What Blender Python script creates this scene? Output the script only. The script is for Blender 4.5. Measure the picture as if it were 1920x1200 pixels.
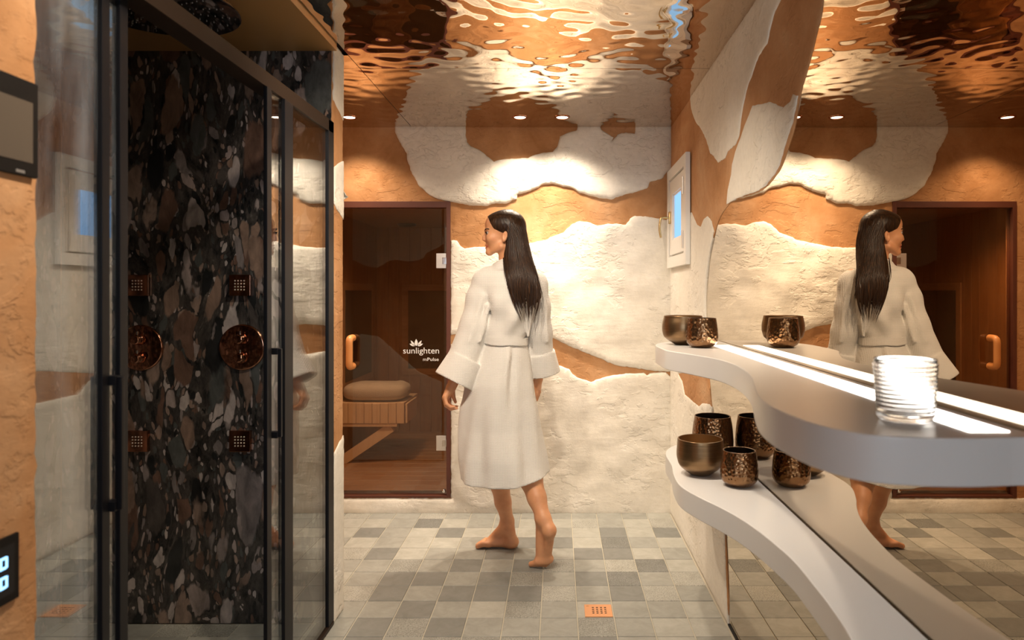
import bpy, bmesh, math, random
import numpy as np
from mathutils import Vector, Matrix, noise
from mathutils.geometry import delaunay_2d_cdt

for o in list(bpy.data.objects):
    bpy.data.objects.remove(o, do_unlink=True)
SC = bpy.context.scene
COL = SC.collection
random.seed(7)
RNG = np.random.default_rng(7)
PI = math.pi

# ------------------------------------------------------------------ camera
# the room is a box seen square-on: +Y runs away from the camera, +X to the right
X0, YH, F, H = 1047.0, 550.0, 1300.0, 1.32      # vanishing point, focal length (px), eye height (m)
cam = bpy.data.cameras.new('camera')
cam_o = bpy.data.objects.new('camera', cam)
COL.objects.link(cam_o)
cam_o.location = (0, 0, H)
cam_o.rotation_euler = (PI / 2, 0, 0)
cam.sensor_width = 36.0
cam.lens = 36.0 * F / 1920.0
cam.shift_x = -(X0 - 960.0) / 1920.0
cam.shift_y = -(600.0 - YH) / 1920.0
cam.clip_start = 0.02
cam.dof.use_dof = True
cam.dof.focus_distance = 3.45
cam.dof.aperture_fstop = 4.0
SC.camera = cam_o

# ------------------------------------------------------------------ world, view
world = bpy.data.worlds.new('world')
SC.world = world
world.use_nodes = True
world.node_tree.nodes['Background'].inputs[0].default_value = (0.45, 0.65, 1.0, 1)
world.node_tree.nodes['Background'].inputs[1].default_value = 0.6
SC.view_settings.view_transform = 'Standard'
SC.view_settings.look = 'None'
SC.view_settings.gamma = 1.0
SC.view_settings.use_curve_mapping = False
SC.view_settings.exposure = 0.0

# ------------------------------------------------------------------ lamps of the room
DB = 4.175          # back wall
XR = 0.68           # mirror plane on the right
ZC = 2.319          # ceiling
XG = -0.90          # shower glass plane
DP = 2.772          # marble partition front
WARM = (1.0, 0.83, 0.64)

def spot(name, loc, energy, size=100, blend=0.7, color=WARM, radius=0.035):
    l = bpy.data.lights.new(name, 'SPOT')
    l.energy = energy
    l.spot_size = math.radians(size)
    l.spot_blend = blend
    l.color = color
    l.shadow_soft_size = radius
    o = bpy.data.objects.new(name, l)
    COL.objects.link(o)
    o.location = loc
    return o

DOWNLIGHTS = [(-1.185, 3.93), (-0.218, 3.93), (0.022, 3.93)]          # in view, washing the back wall
DOWNLIGHTS_NEAR = [(-0.48, 2.1), (-0.05, 2.1), (-0.25, 1.35), (-0.1, -0.55)]
for i, (x, y) in enumerate(DOWNLIGHTS):
    spot('downlight_lamp', (x, y, ZC - 0.03), 30 if i else 26, 120, 0.7)       # wide spill
    spot('downlight_lamp', (x, y, ZC - 0.03), 80 if i else 66, 64, 1.0)       # bright core
# the nearer ones are tilted: two towards the back wall, one into the shower, one straight down
for (x, y), (en, size, rot) in zip(DOWNLIGHTS_NEAR, [(80, 132, (0.42, 0, 0)), (80, 132, (0.42, 0, 0)), (62, 104, (0, 0.50, 0)), (26, 120, (0, 0, 0))]):
    spot('downlight_lamp', (x, y, ZC - 0.03), en, size, 1.0).rotation_euler = rot
spot('sauna_lamp', (-1.15, 4.42, 1.84), 66, 150, 1.0, (1, 0.72, 0.45), 0.06)

# ------------------------------------------------------------------ helpers
def P(px, py, d):
    return Vector(((px - X0) * d / F, d, H - (py - YH) * d / F))

def BW(px, py):            # pixel -> (x, z) on the back wall
    return ((px - X0) * DB / F, H - (py - YH) * DB / F)

def RW(px, py):            # pixel -> (y, z) on the right wall
    d = XR * F / (px - X0)
    return (d, H - (py - YH) * d / F)

def mesh_obj(name, verts, faces, mat=None, parent=None, smooth=False, sharp=None):
    me = bpy.data.meshes.new(name)
    me.from_pydata([tuple(v) for v in verts], [], [tuple(f) for f in faces])
    me.validate()
    if smooth:
        me.shade_smooth()
        if sharp:
            me.set_sharp_from_angle(angle=math.radians(sharp))
    if mat:
        me.materials.append(mat)
    me.update()
    o = bpy.data.objects.new(name, me)
    COL.objects.link(o)
    if parent:
        o.parent = parent
    return o

def bm_obj(name, bm, mat=None, parent=None, smooth=False, sharp=40):
    bmesh.ops.recalc_face_normals(bm, faces=bm.faces)
    me = bpy.data.meshes.new(name)
    bm.to_mesh(me)
    bm.free()
    if smooth:
        me.shade_smooth()
        me.set_sharp_from_angle(angle=math.radians(sharp))
    if mat:
        me.materials.append(mat)
    o = bpy.data.objects.new(name, me)
    COL.objects.link(o)
    if parent:
        o.parent = parent
    return o

def add_box(bm, lo, hi, bev=0.0, seg=2):
    lo, hi = Vector(lo), Vector(hi)
    r = bmesh.ops.create_cube(bm, size=1.0)
    vs = r['verts']
    for v in vs:
        v.co = Vector([(lo[i] + hi[i]) / 2 + v.co[i] * (hi[i] - lo[i]) for i in range(3)])
    if bev:
        es = list({e for v in vs for e in v.link_edges})
        bmesh.ops.bevel(bm, geom=es, offset=bev, segments=seg, affect='EDGES', profile=0.5)

def box(name, lo, hi, mat, parent=None, bev=0.0, seg=2):
    bm = bmesh.new()
    add_box(bm, lo, hi, bev, seg)
    o = bm_obj(name, bm, mat, parent, smooth=bev > 0)
    return weighted(o) if bev else o

def weighted(o):
    m = o.modifiers.new('weighted_normal', 'WEIGHTED_NORMAL')
    m.keep_sharp = True
    return o

def boxes(name, lst, mat, parent=None, bev=0.0):
    bm = bmesh.new()
    for lo, hi in lst:
        add_box(bm, lo, hi, bev)
    o = bm_obj(name, bm, mat, parent, smooth=bev > 0)
    return weighted(o) if bev else o

def empty(name, loc):
    o = bpy.data.objects.new(name, None)
    COL.objects.link(o)
    o.location = loc
    o.empty_display_size = 0.05
    return o

def tag(o, label=None, cat=None, group=None, kind=None):
    if label: o['label'] = label
    if cat: o['category'] = cat
    if group: o['group'] = group
    if kind: o['kind'] = kind
    return o

def under(parent, *objs):          # parent keeping world coordinates
    m = Matrix.Translation(parent.location).inverted()
    for o in objs:
        o.parent = parent
        o.matrix_parent_inverse = m
    return objs[0]

def lathe(name, prof, mat, loc=(0, 0, 0), seg=48, parent=None, axis='Z', sharp=50, mod=None):
    verts, faces = [], []
    n = len(prof)
    for i in range(seg):
        a = 2 * PI * i / seg
        for j, (r, z) in enumerate(prof):
            if mod: r = mod(r, z, a)
            if axis == 'Z': v = (r * math.cos(a), r * math.sin(a), z)
            elif axis == 'Y': v = (r * math.cos(a), -z, r * math.sin(a))    # +z of the profile points at the camera
            else: v = (z, r * math.cos(a), r * math.sin(a))
            verts.append(Vector(v) + Vector(loc))
    for i in range(seg):
        k = (i + 1) % seg
        for j in range(n - 1):
            faces.append((i * n + j, k * n + j, k * n + j + 1, i * n + j + 1))
    bm = bmesh.new()
    vs = [bm.verts.new(v) for v in verts]
    for f in faces:
        try: bm.faces.new([vs[q] for q in f])
        except ValueError: pass
    bmesh.ops.remove_doubles(bm, verts=bm.verts, dist=1e-5)
    return bm_obj(name, bm, mat, parent, smooth=True, sharp=sharp)

def sweep(bm, pts, radii, nseg=8, caps=True, flat=None):
    """tube through pts; flat=(vector, factor) squashes it along a direction"""
    pts = [Vector(p) for p in pts]
    if not hasattr(radii, '__len__'): radii = [radii] * len(pts)
    rings = []
    up = None
    for i, p in enumerate(pts):
        t = (pts[min(i + 1, len(pts) - 1)] - pts[max(i - 1, 0)]).normalized()
        if up is None:
            up = t.orthogonal().normalized()
        else:
            up = (up - t * up.dot(t)).normalized()
        b = t.cross(up)
        ring = []
        for k in range(nseg):
            a = 2 * PI * k / nseg
            off = (up * math.cos(a) + b * math.sin(a)) * radii[i]
            if flat:
                off -= flat[0] * off.dot(flat[0]) * (1 - flat[1])
            ring.append(bm.verts.new(p + off))
        rings.append(ring)
    for i in range(len(rings) - 1):
        for k in range(nseg):
            bm.faces.new((rings[i][k], rings[i][(k + 1) % nseg], rings[i + 1][(k + 1) % nseg], rings[i + 1][k]))
    if caps:
        bm.faces.new(rings[0][::-1])
        bm.faces.new(rings[-1])

def catmull(pts, n=8, closed=False):
    pts = [Vector(p) for p in pts]
    out = []
    N = len(pts)
    rng = range(N) if closed else range(N - 1)
    for i in rng:
        if closed:
            p0, p1, p2, p3 = pts[(i - 1) % N], pts[i], pts[(i + 1) % N], pts[(i + 2) % N]
        else:
            p0, p1, p2, p3 = pts[max(i - 1, 0)], pts[i], pts[i + 1], pts[min(i + 2, N - 1)]
        for k in range(n):
            t = k / n
            out.append(0.5 * ((2 * p1) + (p2 - p0) * t + (2 * p0 - 5 * p1 + 4 * p2 - p3) * t * t + (3 * p1 - p0 - 3 * p2 + p3) * t ** 3))
    if not closed: out.append(pts[-1])
    return out

def extrude_poly(name, poly, lo, hi, axis, mat, parent=None, bev=0.0, smooth=True):
    """poly: list of 2D points; axis 'X' -> (y,z) plane, 'Y' -> (x,z), 'Z' -> (x,y)"""
    def tr(u, v, h):
        return {'X': (h, u, v), 'Y': (u, h, v), 'Z': (u, v, h)}[axis]
    bm = bmesh.new()
    a = [bm.verts.new(tr(p[0], p[1], lo)) for p in poly]
    b = [bm.verts.new(tr(p[0], p[1], hi)) for p in poly]
    n = len(poly)
    f0 = bm.faces.new(a)
    f1 = bm.faces.new(b)
    for i in range(n):
        bm.faces.new((a[i], a[(i + 1) % n], b[(i + 1) % n], b[i]))
    bmesh.ops.recalc_face_normals(bm, faces=bm.faces)
    if bev:
        es = list(f0.edges) + list(f1.edges)
        bmesh.ops.bevel(bm, geom=es, offset=bev, segments=3, affect='EDGES', profile=0.5)
    bmesh.ops.triangulate(bm, faces=[f for f in bm.faces if len(f.verts) > 4])
    o = bm_obj(name, bm, mat, parent, smooth=smooth, sharp=35)
    return weighted(o) if bev else o

# ------------------------------------------------------------------ materials
def srgb(r, g, b):
    return tuple(((c / 255 / 12.92) if c / 255 <= 0.04045 else ((c / 255 + 0.055) / 1.055) ** 2.4) for c in (r, g, b)) + (1,)

def new_mat(name):
    m = bpy.data.materials.new(name)
    m.use_nodes = True
    nt = m.node_tree
    return m, nt, nt.nodes['Principled BSDF']

def N(nt, typ, **kw):
    n = nt.nodes.new(typ)
    for k, v in kw.items():
        if k.startswith('i_'):
            key = k[2:]
            n.inputs[int(key) if key.isdigit() else key.replace('_', ' ')].default_value = v
        else:
            setattr(n, k, v)
    return n

def coords(nt, scale=(1, 1, 1)):
    tc = N(nt, 'ShaderNodeTexCoord')
    geo = N(nt, 'ShaderNodeNewGeometry')
    mp = N(nt, 'ShaderNodeMapping')
    mp.inputs['Scale'].default_value = scale
    nt.links.new(geo.outputs['Position'], mp.inputs['Vector'])
    return mp.outputs['Vector']

def ramp(nt, fac, stops, interp='LINEAR'):
    r = N(nt, 'ShaderNodeValToRGB')
    r.color_ramp.interpolation = interp
    el = r.color_ramp.elements
    while len(el) < len(stops): el.new(0.5)
    for e, (p, c) in zip(el, stops):
        e.position = p
        e.color = c if len(c) == 4 else tuple(c) + (1,)
    nt.links.new(fac, r.inputs['Fac'])
    return r.outputs['Color']

def simple(name, col, rough=0.5, metal=0.0, **kw):
    m, nt, b = new_mat(name)
    b.inputs['Base Color'].default_value = col
    b.inputs['Roughness'].default_value = rough
    b.inputs['Metallic'].default_value = metal
    for k, v in kw.items():
        b.inputs[k.replace('_', ' ')].default_value = v
    return m

def add_bump(nt, b, height, dist=0.01, strength=1.0, prev=None):
    bp = N(nt, 'ShaderNodeBump')
    bp.inputs['Distance'].default_value = dist
    bp.inputs['Strength'].default_value = strength
    nt.links.new(height, bp.inputs['Height'])
    if prev: nt.links.new(prev, bp.inputs['Normal'])
    nt.links.new(bp.outputs['Normal'], b.inputs['Normal'])
    return bp.outputs['Normal']

def noise_tex(nt, vec, scale, detail=4, rough=0.55, dist=0.0, typ='FBM'):
    n = N(nt, 'ShaderNodeTexNoise')
    n.noise_type = typ
    n.inputs['Scale'].default_value = scale
    n.inputs['Detail'].default_value = detail
    n.inputs['Roughness'].default_value = rough
    n.inputs['Distortion'].default_value = dist
    nt.links.new(vec, n.inputs['Vector'])
    return n.outputs['Fac']

def plaster(name, c0, c1, c2, relief=0.012, rough=0.85, flaky=(0.41, 0.56)):
    m, nt, b = new_mat(name)
    v = coords(nt)
    f = noise_tex(nt, v, 3.2, 6, 0.6, 0.4)
    col = ramp(nt, f, [(0.30, c0), (0.52, c1), (0.72, c2)])
    f2 = noise_tex(nt, v, 40, 6, 0.7)
    mx = N(nt, 'ShaderNodeMix', data_type='RGBA', blend_type='MULTIPLY')
    mx.inputs['Factor'].default_value = 0.22
    nt.links.new(col, mx.inputs['A'])
    nt.links.new(ramp(nt, f2, [(0.3, (0.6, 0.6, 0.6)), (0.6, (1, 1, 1))]), mx.inputs['B'])
    nt.links.new(mx.outputs['Result'], b.inputs['Base Color'])
    b.inputs['Roughness'].default_value = rough
    b.inputs['Specular IOR Level'].default_value = 0.25
    # trowelled, flaky relief
    v2 = coords(nt, (1.0, 1.0, 1.6))
    big = noise_tex(nt, v2, 4, 3, 0.5, 0.1)
    fl0 = noise_tex(nt, v2, 6.5, 9, 0.58, 0.25)
    where = ramp(nt, noise_tex(nt, v, 2.6, 2, 0.5), [(flaky[0], (0, 0, 0)), (flaky[1], (1, 1, 1))])      # flaky only here and there
    flm = N(nt, 'ShaderNodeMix', data_type='FLOAT')
    nt.links.new(where, flm.inputs[0]); flm.inputs[2].default_value = 0.5; nt.links.new(fl0, flm.inputs[3])
    fl = flm.outputs[0]
    step = ramp(nt, fl, [(0.42, (0, 0, 0)), (0.46, (0.35, 0.35, 0.35)), (0.54, (0.4, 0.4, 0.4)), (0.575, (0.8, 0.8, 0.8)), (0.7, (1, 1, 1))])
    n1 = add_bump(nt, b, big, relief * 1.6, 0.2)
    n2 = add_bump(nt, b, step, relief, 0.6, n1)
    scr = noise_tex(nt, coords(nt, (1.0, 1.0, 5.0)), 7, 6, 0.65, 0.2)
    n2 = add_bump(nt, b, scr, relief * 0.7, 0.22, n2)
    fine = noise_tex(nt, v, 110, 5, 0.7)
    add_bump(nt, b, fine, relief * 0.2, 0.35, n2)
    return m

M = {}
M['white_plaster'] = plaster('white_plaster', (0.78, 0.73, 0.64, 1), (0.82, 0.775, 0.69, 1), (0.86, 0.82, 0.75, 1))
M['orange_plaster'] = plaster('orange_plaster', (0.40, 0.185, 0.070, 1), (0.53, 0.275, 0.125, 1), (0.62, 0.37, 0.20, 1), 0.007, 0.85, (0.36, 0.50))

# rippled mirror ceiling (ripples are real geometry), bronze tinted
M['ripple_metal'] = simple('ripple_metal', (0.66, 0.55, 0.44, 1), 0.02, 1.0)
M['mirror'] = simple('mirror', (0.56, 0.47, 0.36, 1), 0.0, 1.0)
M['brass_sheet'] = simple('brass_sheet', (0.46, 0.26, 0.095, 1), 0.42, 0.35)
M['black_metal'] = simple('black_metal', (0.006, 0.006, 0.008, 1), 0.42, 0.0, Specular_IOR_Level=0.18)
M['bronze_metal'] = simple('bronze_metal', (0.022, 0.012, 0.007, 1), 0.5, 0.2, Specular_IOR_Level=0.2)
M['copper'] = simple('copper', (0.55, 0.27, 0.17, 1), 0.09, 1.0)
M['copper_matte'] = simple('copper_matte', (0.80, 0.40, 0.20, 1), 0.4, 0.6)
M['chrome_dark'] = simple('chrome_dark', (0.30, 0.28, 0.27, 1), 0.06, 1.0)
M['chrome'] = simple('chrome', (0.80, 0.78, 0.75, 1), 0.18, 1.0)
M['steel_satin'] = simple('steel_satin', (0.78, 0.72, 0.65, 1), 0.35, 0.8)
M['nozzle'] = simple('nozzle', (0.35, 0.33, 0.31, 1), 0.5)
M['rubber'] = simple('rubber', (0.01, 0.01, 0.01, 1), 0.6)
M['hole'] = simple('hole', (0.008, 0.006, 0.005, 1), 0.9)
M['brass'] = simple('brass', (0.62, 0.42, 0.18, 1), 0.25, 1.0)
M['white_paint'] = simple('white_paint', (0.80, 0.78, 0.74, 1), 0.4)
M['solid_surface'] = simple('solid_surface', (0.68, 0.67, 0.66, 1), 0.28)
M['print_white'] = simple('print_white', (0.85, 0.83, 0.80, 1), 0.5)
M['door_frame'] = simple('door_frame', (0.10, 0.028, 0.015, 1), 0.5)
M['handle_wood'] = simple('handle_wood', (0.62, 0.25, 0.075, 1), 0.42)
M['dark_panel'] = simple('dark_panel', (0.02, 0.017, 0.015, 1), 0.6)
M['screen_off'] = simple('screen_off', (0.11, 0.088, 0.068, 1), 0.4, 0.0, Specular_IOR_Level=0.15)
M['panel_frame'] = simple('panel_frame', (0.012, 0.010, 0.009, 1), 0.6, 0.0, Specular_IOR_Level=0.1)
M['panel_text'] = simple('panel_text', (0.2, 0.19, 0.18, 1), 0.5)

def emission(name, col, strength):
    m, nt, b = new_mat(name)
    nt.nodes.remove(b)
    e = N(nt, 'ShaderNodeEmission')
    e.inputs['Color'].default_value = col
    e.inputs['Strength'].default_value = strength
    nt.links.new(e.outputs[0], nt.nodes['Material Output'].inputs['Surface'])
    return m
M['lamp_glow'] = emission('lamp_glow', (1, 0.88, 0.7, 1), 8.0)
M['led_strip'] = emission('led_strip', (1, 0.93, 0.84, 1), 7.0)
M['sky_pane'] = emission('sky_pane', (0.30, 0.58, 1.0, 1), 1.3)
M['day_pane'] = emission('day_pane', (0.72, 0.86, 1.0, 1), 8.0)
M['digit_blue'] = emission('digit_blue', (0.30, 0.62, 1.0, 1), 2.6)

def glass_mix(name, tint, ior, film=0.0, gain=1.0):
    """thin architectural glass: see-through with Fresnel reflection, optional soap film with bluish daylight haze in its colour"""
    m, nt, b = new_mat(name)
    nt.nodes.remove(b)
    out = nt.nodes['Material Output']
    t = N(nt, 'ShaderNodeBsdfTransparent'); t.inputs[0].default_value = tint
    g = N(nt, 'ShaderNodeBsdfGlossy'); g.inputs['Roughness'].default_value = 0.0
    g.inputs['Color'].default_value = (0.92, 0.92, 0.92, 1)
    fr = N(nt, 'ShaderNodeFresnel')
    geo = N(nt, 'ShaderNodeNewGeometry')          # both faces of the pane mirror as air-to-glass
    io = N(nt, 'ShaderNodeMix', data_type='FLOAT'); io.inputs[2].default_value = ior; io.inputs[3].default_value = 1.0 / ior
    nt.links.new(geo.outputs['Backfacing'], io.inputs[0]); nt.links.new(io.outputs[0], fr.inputs['IOR'])
    mu = N(nt, 'ShaderNodeMath', operation='MULTIPLY', use_clamp=True); mu.inputs[1].default_value = gain
    nt.links.new(fr.outputs[0], mu.inputs[0])
    mx = N(nt, 'ShaderNodeMixShader')
    nt.links.new(mu.outputs[0], mx.inputs[0]); nt.links.new(t.outputs[0], mx.inputs[1]); nt.links.new(g.outputs[0], mx.inputs[2])
    last = mx.outputs[0]
    if film:
        d = N(nt, 'ShaderNodeBsdfDiffuse'); d.inputs[0].default_value = (0.66, 0.76, 0.88, 1)  # bluish haze of daylight painted into the soap film colour
        v = coords(nt, (1, 9, 0.8))
        f = noise_tex(nt, v, 2.2, 5, 0.6, 0.4)
        c = ramp(nt, f, [(0.42, (0, 0, 0)), (0.75, (film, film, film))])
        mx2 = N(nt, 'ShaderNodeMixShader')
        nt.links.new(c, mx2.inputs[0]); nt.links.new(last, mx2.inputs[1]); nt.links.new(d.outputs[0], mx2.inputs[2])
        last = mx2.outputs[0]
    nt.links.new(last, out.inputs['Surface'])
    return m
M['shower_glass'] = glass_mix('shower_glass', (0.90, 0.91, 0.91, 1), 1.75, 0.0, 0.95)
M['shower_glass_hazed'] = glass_mix('shower_glass_hazed', (0.90, 0.91, 0.91, 1), 1.75, 0.11, 1.45)
M['sauna_glass'] = glass_mix('sauna_glass', (0.73, 0.645, 0.56, 1), 1.6, 0.0, 1.35)
M['window_glass'] = glass_mix('window_glass', (0.9, 0.95, 0.97, 1), 1.45)
mt, nt_, b_ = new_mat('clear_glass')
b_.inputs['Transmission Weight'].default_value = 1.0
b_.inputs['Roughness'].default_value = 0.06
b_.inputs['IOR'].default_value = 1.46
b_.inputs['Base Color'].default_value = (0.98, 0.98, 0.98, 1)
M['clear_glass'] = mt

def wood(name, c0, c1, axis, rough=0.5):
    m, nt, b = new_mat(name)
    s = [28, 28, 28]; s['XYZ'.index(axis)] = 1.6
    v = coords(nt, s)
    f = noise_tex(nt, v, 1.6, 5, 0.6, 0.3)
    nt.links.new(ramp(nt, f, [(0.3, c0), (0.7, c1)]), b.inputs['Base Color'])
    b.inputs['Roughness'].default_value = rough
    return m
M['sauna_wood_z'] = wood('sauna_wood_z', (0.24, 0.095, 0.028, 1), (0.35, 0.155, 0.05, 1), 'Z')
M['sauna_wood_x'] = wood('sauna_wood_x', (0.30, 0.15, 0.065, 1), (0.42, 0.23, 0.11, 1), 'X')
M['bench_wood'] = wood('bench_wood', (0.72, 0.52, 0.35, 1), (0.84, 0.66, 0.48, 1), 'Z')

def stone(name, base, var, speck=0.0, rough=0.55):
    m, nt, b = new_mat(name)
    v = coords(nt)
    f = noise_tex(nt, v, 14, 6, 0.65, 0.8)
    lo = tuple(max(0, c - var) for c in base[:3]) + (1,)
    hi = tuple(c + var for c in base[:3]) + (1,)
    col = ramp(nt, f, [(0.3, lo), (0.7, hi)])
    if speck:
        f2 = noise_tex(nt, v, 170, 3, 0.7)
        mx = N(nt, 'ShaderNodeMix', data_type='RGBA', blend_type='MULTIPLY')
        mx.inputs['Factor'].default_value = speck
        nt.links.new(col, mx.inputs['A'])
        nt.links.new(ramp(nt, f2, [(0.38, (0.25, 0.25, 0.25)), (0.56, (1.15, 1.15, 1.15))]), mx.inputs['B'])
        col = mx.outputs['Result']
    nt.links.new(col, b.inputs['Base Color'])
    b.inputs['Roughness'].default_value = rough
    add_bump(nt, b, noise_tex(nt, v, 60, 5, 0.65), 0.002, 0.5)
    return m
TL = (0.37, 0.365, 0.325, 1); TM = (0.29, 0.29, 0.262, 1); TD = (0.195, 0.197, 0.183, 1)
TILE_MATS = {'l': stone('tile_light', TL, 0.05), 'L': stone('tile_light_speckled', TL, 0.05, 0.55),
             'm': stone('tile_mid', TM, 0.04), 'M': stone('tile_mid_speckled', TM, 0.04, 0.6),
             'd': stone('tile_dark', TD, 0.025), 'D': stone('tile_dark_speckled', TD, 0.03, 0.6)}
M['grout'] = simple('grout', (0.50, 0.46, 0.37, 1), 0.9)

def far_floor():
    m, nt, b = new_mat('tiled_floor_beyond')
    br = N(nt, 'ShaderNodeTexBrick')
    br.offset = 0.0
    br.inputs['Scale'].default_value = 1.0
    br.inputs['Brick Width'].default_value = 0.1497
    br.inputs['Row Height'].default_value = 0.155
    br.inputs['Mortar Size'].default_value = 0.002
    br.inputs['Color1'].default_value = TL
    br.inputs['Color2'].default_value = TD
    br.inputs['Mortar'].default_value = (0.5, 0.46, 0.37, 1)
    nt.links.new(coords(nt), br.inputs['Vector'])
    nt.links.new(br.outputs['Color'], b.inputs['Base Color'])
    b.inputs['Roughness'].default_value = 0.55
    return m
M['far_floor'] = far_floor()

def breccia():
    """dark polished breccia marble: big drawn-out clasts in a black crushed matrix"""
    m, nt, b = new_mat('breccia_marble')
    v = coords(nt, (1.0, 1.0, 0.42))
    warp = N(nt, 'ShaderNodeTexNoise'); warp.inputs['Scale'].default_value = 4.5; warp.inputs['Detail'].default_value = 5
    nt.links.new(v, warp.inputs['Vector'])
    sub = N(nt, 'ShaderNodeVectorMath', operation='SUBTRACT'); sub.inputs[1].default_value = (0.5, 0.5, 0.5)
    nt.links.new(warp.outputs['Color'], sub.inputs[0])
    sc = N(nt, 'ShaderNodeVectorMath', operation='SCALE'); sc.inputs['Scale'].default_value = 0.20
    nt.links.new(sub.outputs[0], sc.inputs[0])
    ad = N(nt, 'ShaderNodeVectorMath', operation='ADD')
    nt.links.new(v, ad.inputs[0]); nt.links.new(sc.outputs[0], ad.inputs[1])
    vv = ad.outputs[0]
    stops = [(0.0, (0.012, 0.013, 0.014)), (0.16, (0.05, 0.055, 0.055)), (0.28, (0.13, 0.115, 0.115)), (0.38, (0.085, 0.052, 0.040)),
             (0.48, (0.20, 0.17, 0.165)), (0.58, (0.14, 0.098, 0.078)), (0.68, (0.045, 0.04, 0.038)), (0.76, (0.26, 0.235, 0.23)), (0.88, (0.17, 0.128, 0.108))]
    def layer(scale, thr_lo, thr_hi, keep):
        vo = N(nt, 'ShaderNodeTexVoronoi'); vo.inputs['Scale'].default_value = scale
        vo.inputs['Randomness'].default_value = 1.0
        ed = N(nt, 'ShaderNodeTexVoronoi', feature='DISTANCE_TO_EDGE'); ed.inputs['Scale'].default_value = scale
        nt.links.new(vv, vo.inputs['Vector']); nt.links.new(vv, ed.inputs['Vector'])
        sep = N(nt, 'ShaderNodeSeparateColor'); nt.links.new(vo.outputs['Color'], sep.inputs[0])
        col = ramp(nt, sep.outputs[0], stops, 'CONSTANT')
        m1 = ramp(nt, ed.outputs['Distance'], [(thr_lo, (0, 0, 0)), (thr_hi, (1, 1, 1))])
        m2 = ramp(nt, vo.outputs['Distance'], [(0.44, (1, 1, 1)), (0.50, (0, 0, 0))])
        mk = N(nt, 'ShaderNodeMath', operation='MULTIPLY')
        nt.links.new(m1, mk.inputs[0]); nt.links.new(m2, mk.inputs[1]); mask = mk.outputs[0]
        kp = N(nt, 'ShaderNodeMath', operation='GREATER_THAN'); kp.inputs[1].default_value = keep
        nt.links.new(sep.outputs[1], kp.inputs[0])
        mm = N(nt, 'ShaderNodeMath', operation='MULTIPLY')
        nt.links.new(mask, mm.inputs[0]); nt.links.new(kp.outputs[0], mm.inputs[1])
        return col, mm.outputs[0]
    base = ramp(nt, noise_tex(nt, vv, 30, 6, 0.7), [(0.35, (0.008, 0.009, 0.010)), (0.62, (0.05, 0.045, 0.042)), (0.75, (0.16, 0.14, 0.13))])
    cur = base
    for scale, a, c, keep in ((60, 0.05, 0.09, 0.4), (27, 0.04, 0.07, 0.45), (13, 0.04, 0.06, 0.5), (7, 0.05, 0.065, 0.55)):
        col, mask = layer(scale, a, c, keep)
        mx = N(nt, 'ShaderNodeMix', data_type='RGBA')
        nt.links.new(mask, mx.inputs['Factor']); nt.links.new(cur, mx.inputs['A']); nt.links.new(col, mx.inputs['B'])
        cur = mx.outputs['Result']
    f = noise_tex(nt, v, 22, 6, 0.65, 0.5)
    mx = N(nt, 'ShaderNodeMix', data_type='RGBA', blend_type='MULTIPLY'); mx.inputs['Factor'].default_value = 1.0
    nt.links.new(cur, mx.inputs['A']); nt.links.new(ramp(nt, f, [(0.3, (0.9, 0.88, 0.86)), (0.65, (2.1, 2.0, 1.95))]), mx.inputs['B'])
    nt.links.new(mx.outputs['Result'], b.inputs['Base Color'])
    b.inputs['Roughness'].default_value = 0.12
    return m
M['breccia'] = breccia()

def pot_metal(name, col, rough, hammer, scale):
    m, nt, b = new_mat(name)
    tc = N(nt, 'ShaderNodeTexCoord')
    b.inputs['Metallic'].default_value = 0.95
    b.inputs['Roughness'].default_value = rough
    if hammer:
        vo = N(nt, 'ShaderNodeTexVoronoi'); vo.inputs['Scale'].default_value = scale
        nt.links.new(tc.outputs['Object'], vo.inputs['Vector'])
        add_bump(nt, b, vo.outputs['Distance'], 0.004, 0.55)
        b.inputs['Base Color'].default_value = col
    else:
        mp = N(nt, 'ShaderNodeMapping'); mp.inputs['Scale'].default_value = (3, 3, 90)
        nt.links.new(tc.outputs['Object'], mp.inputs['Vector'])
        f = noise_tex(nt, mp.outputs[0], 3, 4)
        nt.links.new(ramp(nt, f, [(0.3, tuple(c * 0.75 for c in col[:3])), (0.7, col)]), b.inputs['Base Color'])
        add_bump(nt, b, f, 0.001, 0.25)
    return m
M['pot_brushed'] = pot_metal('pot_brushed', (0.30, 0.19, 0.10, 1), 0.33, False, 0)
M['pot_hammered'] = pot_metal('pot_hammered', (0.27, 0.15, 0.075, 1), 0.2, True, 95)
M['pot_inside'] = simple('pot_inside', (0.42, 0.24, 0.09, 1), 0.4, 0.8)
M['pot_inside_dark'] = simple('pot_inside_dark', (0.05, 0.03, 0.02, 1), 0.35, 0.8)

# people
m, nt, b = new_mat('skin')
f = noise_tex(nt, coords(nt), 18, 4)
nt.links.new(ramp(nt, f, [(0.3, (0.60, 0.275, 0.135, 1)), (0.7, (0.70, 0.35, 0.185, 1))]), b.inputs['Base Color'])
b.inputs['Roughness'].default_value = 0.48
b.inputs['Subsurface Weight'].default_value = 0.12
b.inputs['Subsurface Radius'].default_value = (0.01, 0.004, 0.002)
M['skin'] = m
m, nt, b = new_mat('waffle_cotton')
def waffle(nt, axis, pitch):
    geo = N(nt, 'ShaderNodeNewGeometry')
    s = N(nt, 'ShaderNodeSeparateXYZ'); nt.links.new(geo.outputs['Position'], s.inputs[0])
    mu = N(nt, 'ShaderNodeMath', operation='MULTIPLY'); mu.inputs[1].default_value = 2 * PI / pitch
    nt.links.new(s.outputs[axis], mu.inputs[0])
    si = N(nt, 'ShaderNodeMath', operation='SINE'); nt.links.new(mu.outputs[0], si.inputs[0])
    return si.outputs[0]
mxm = N(nt, 'ShaderNodeMath', operation='MAXIMUM')
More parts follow.
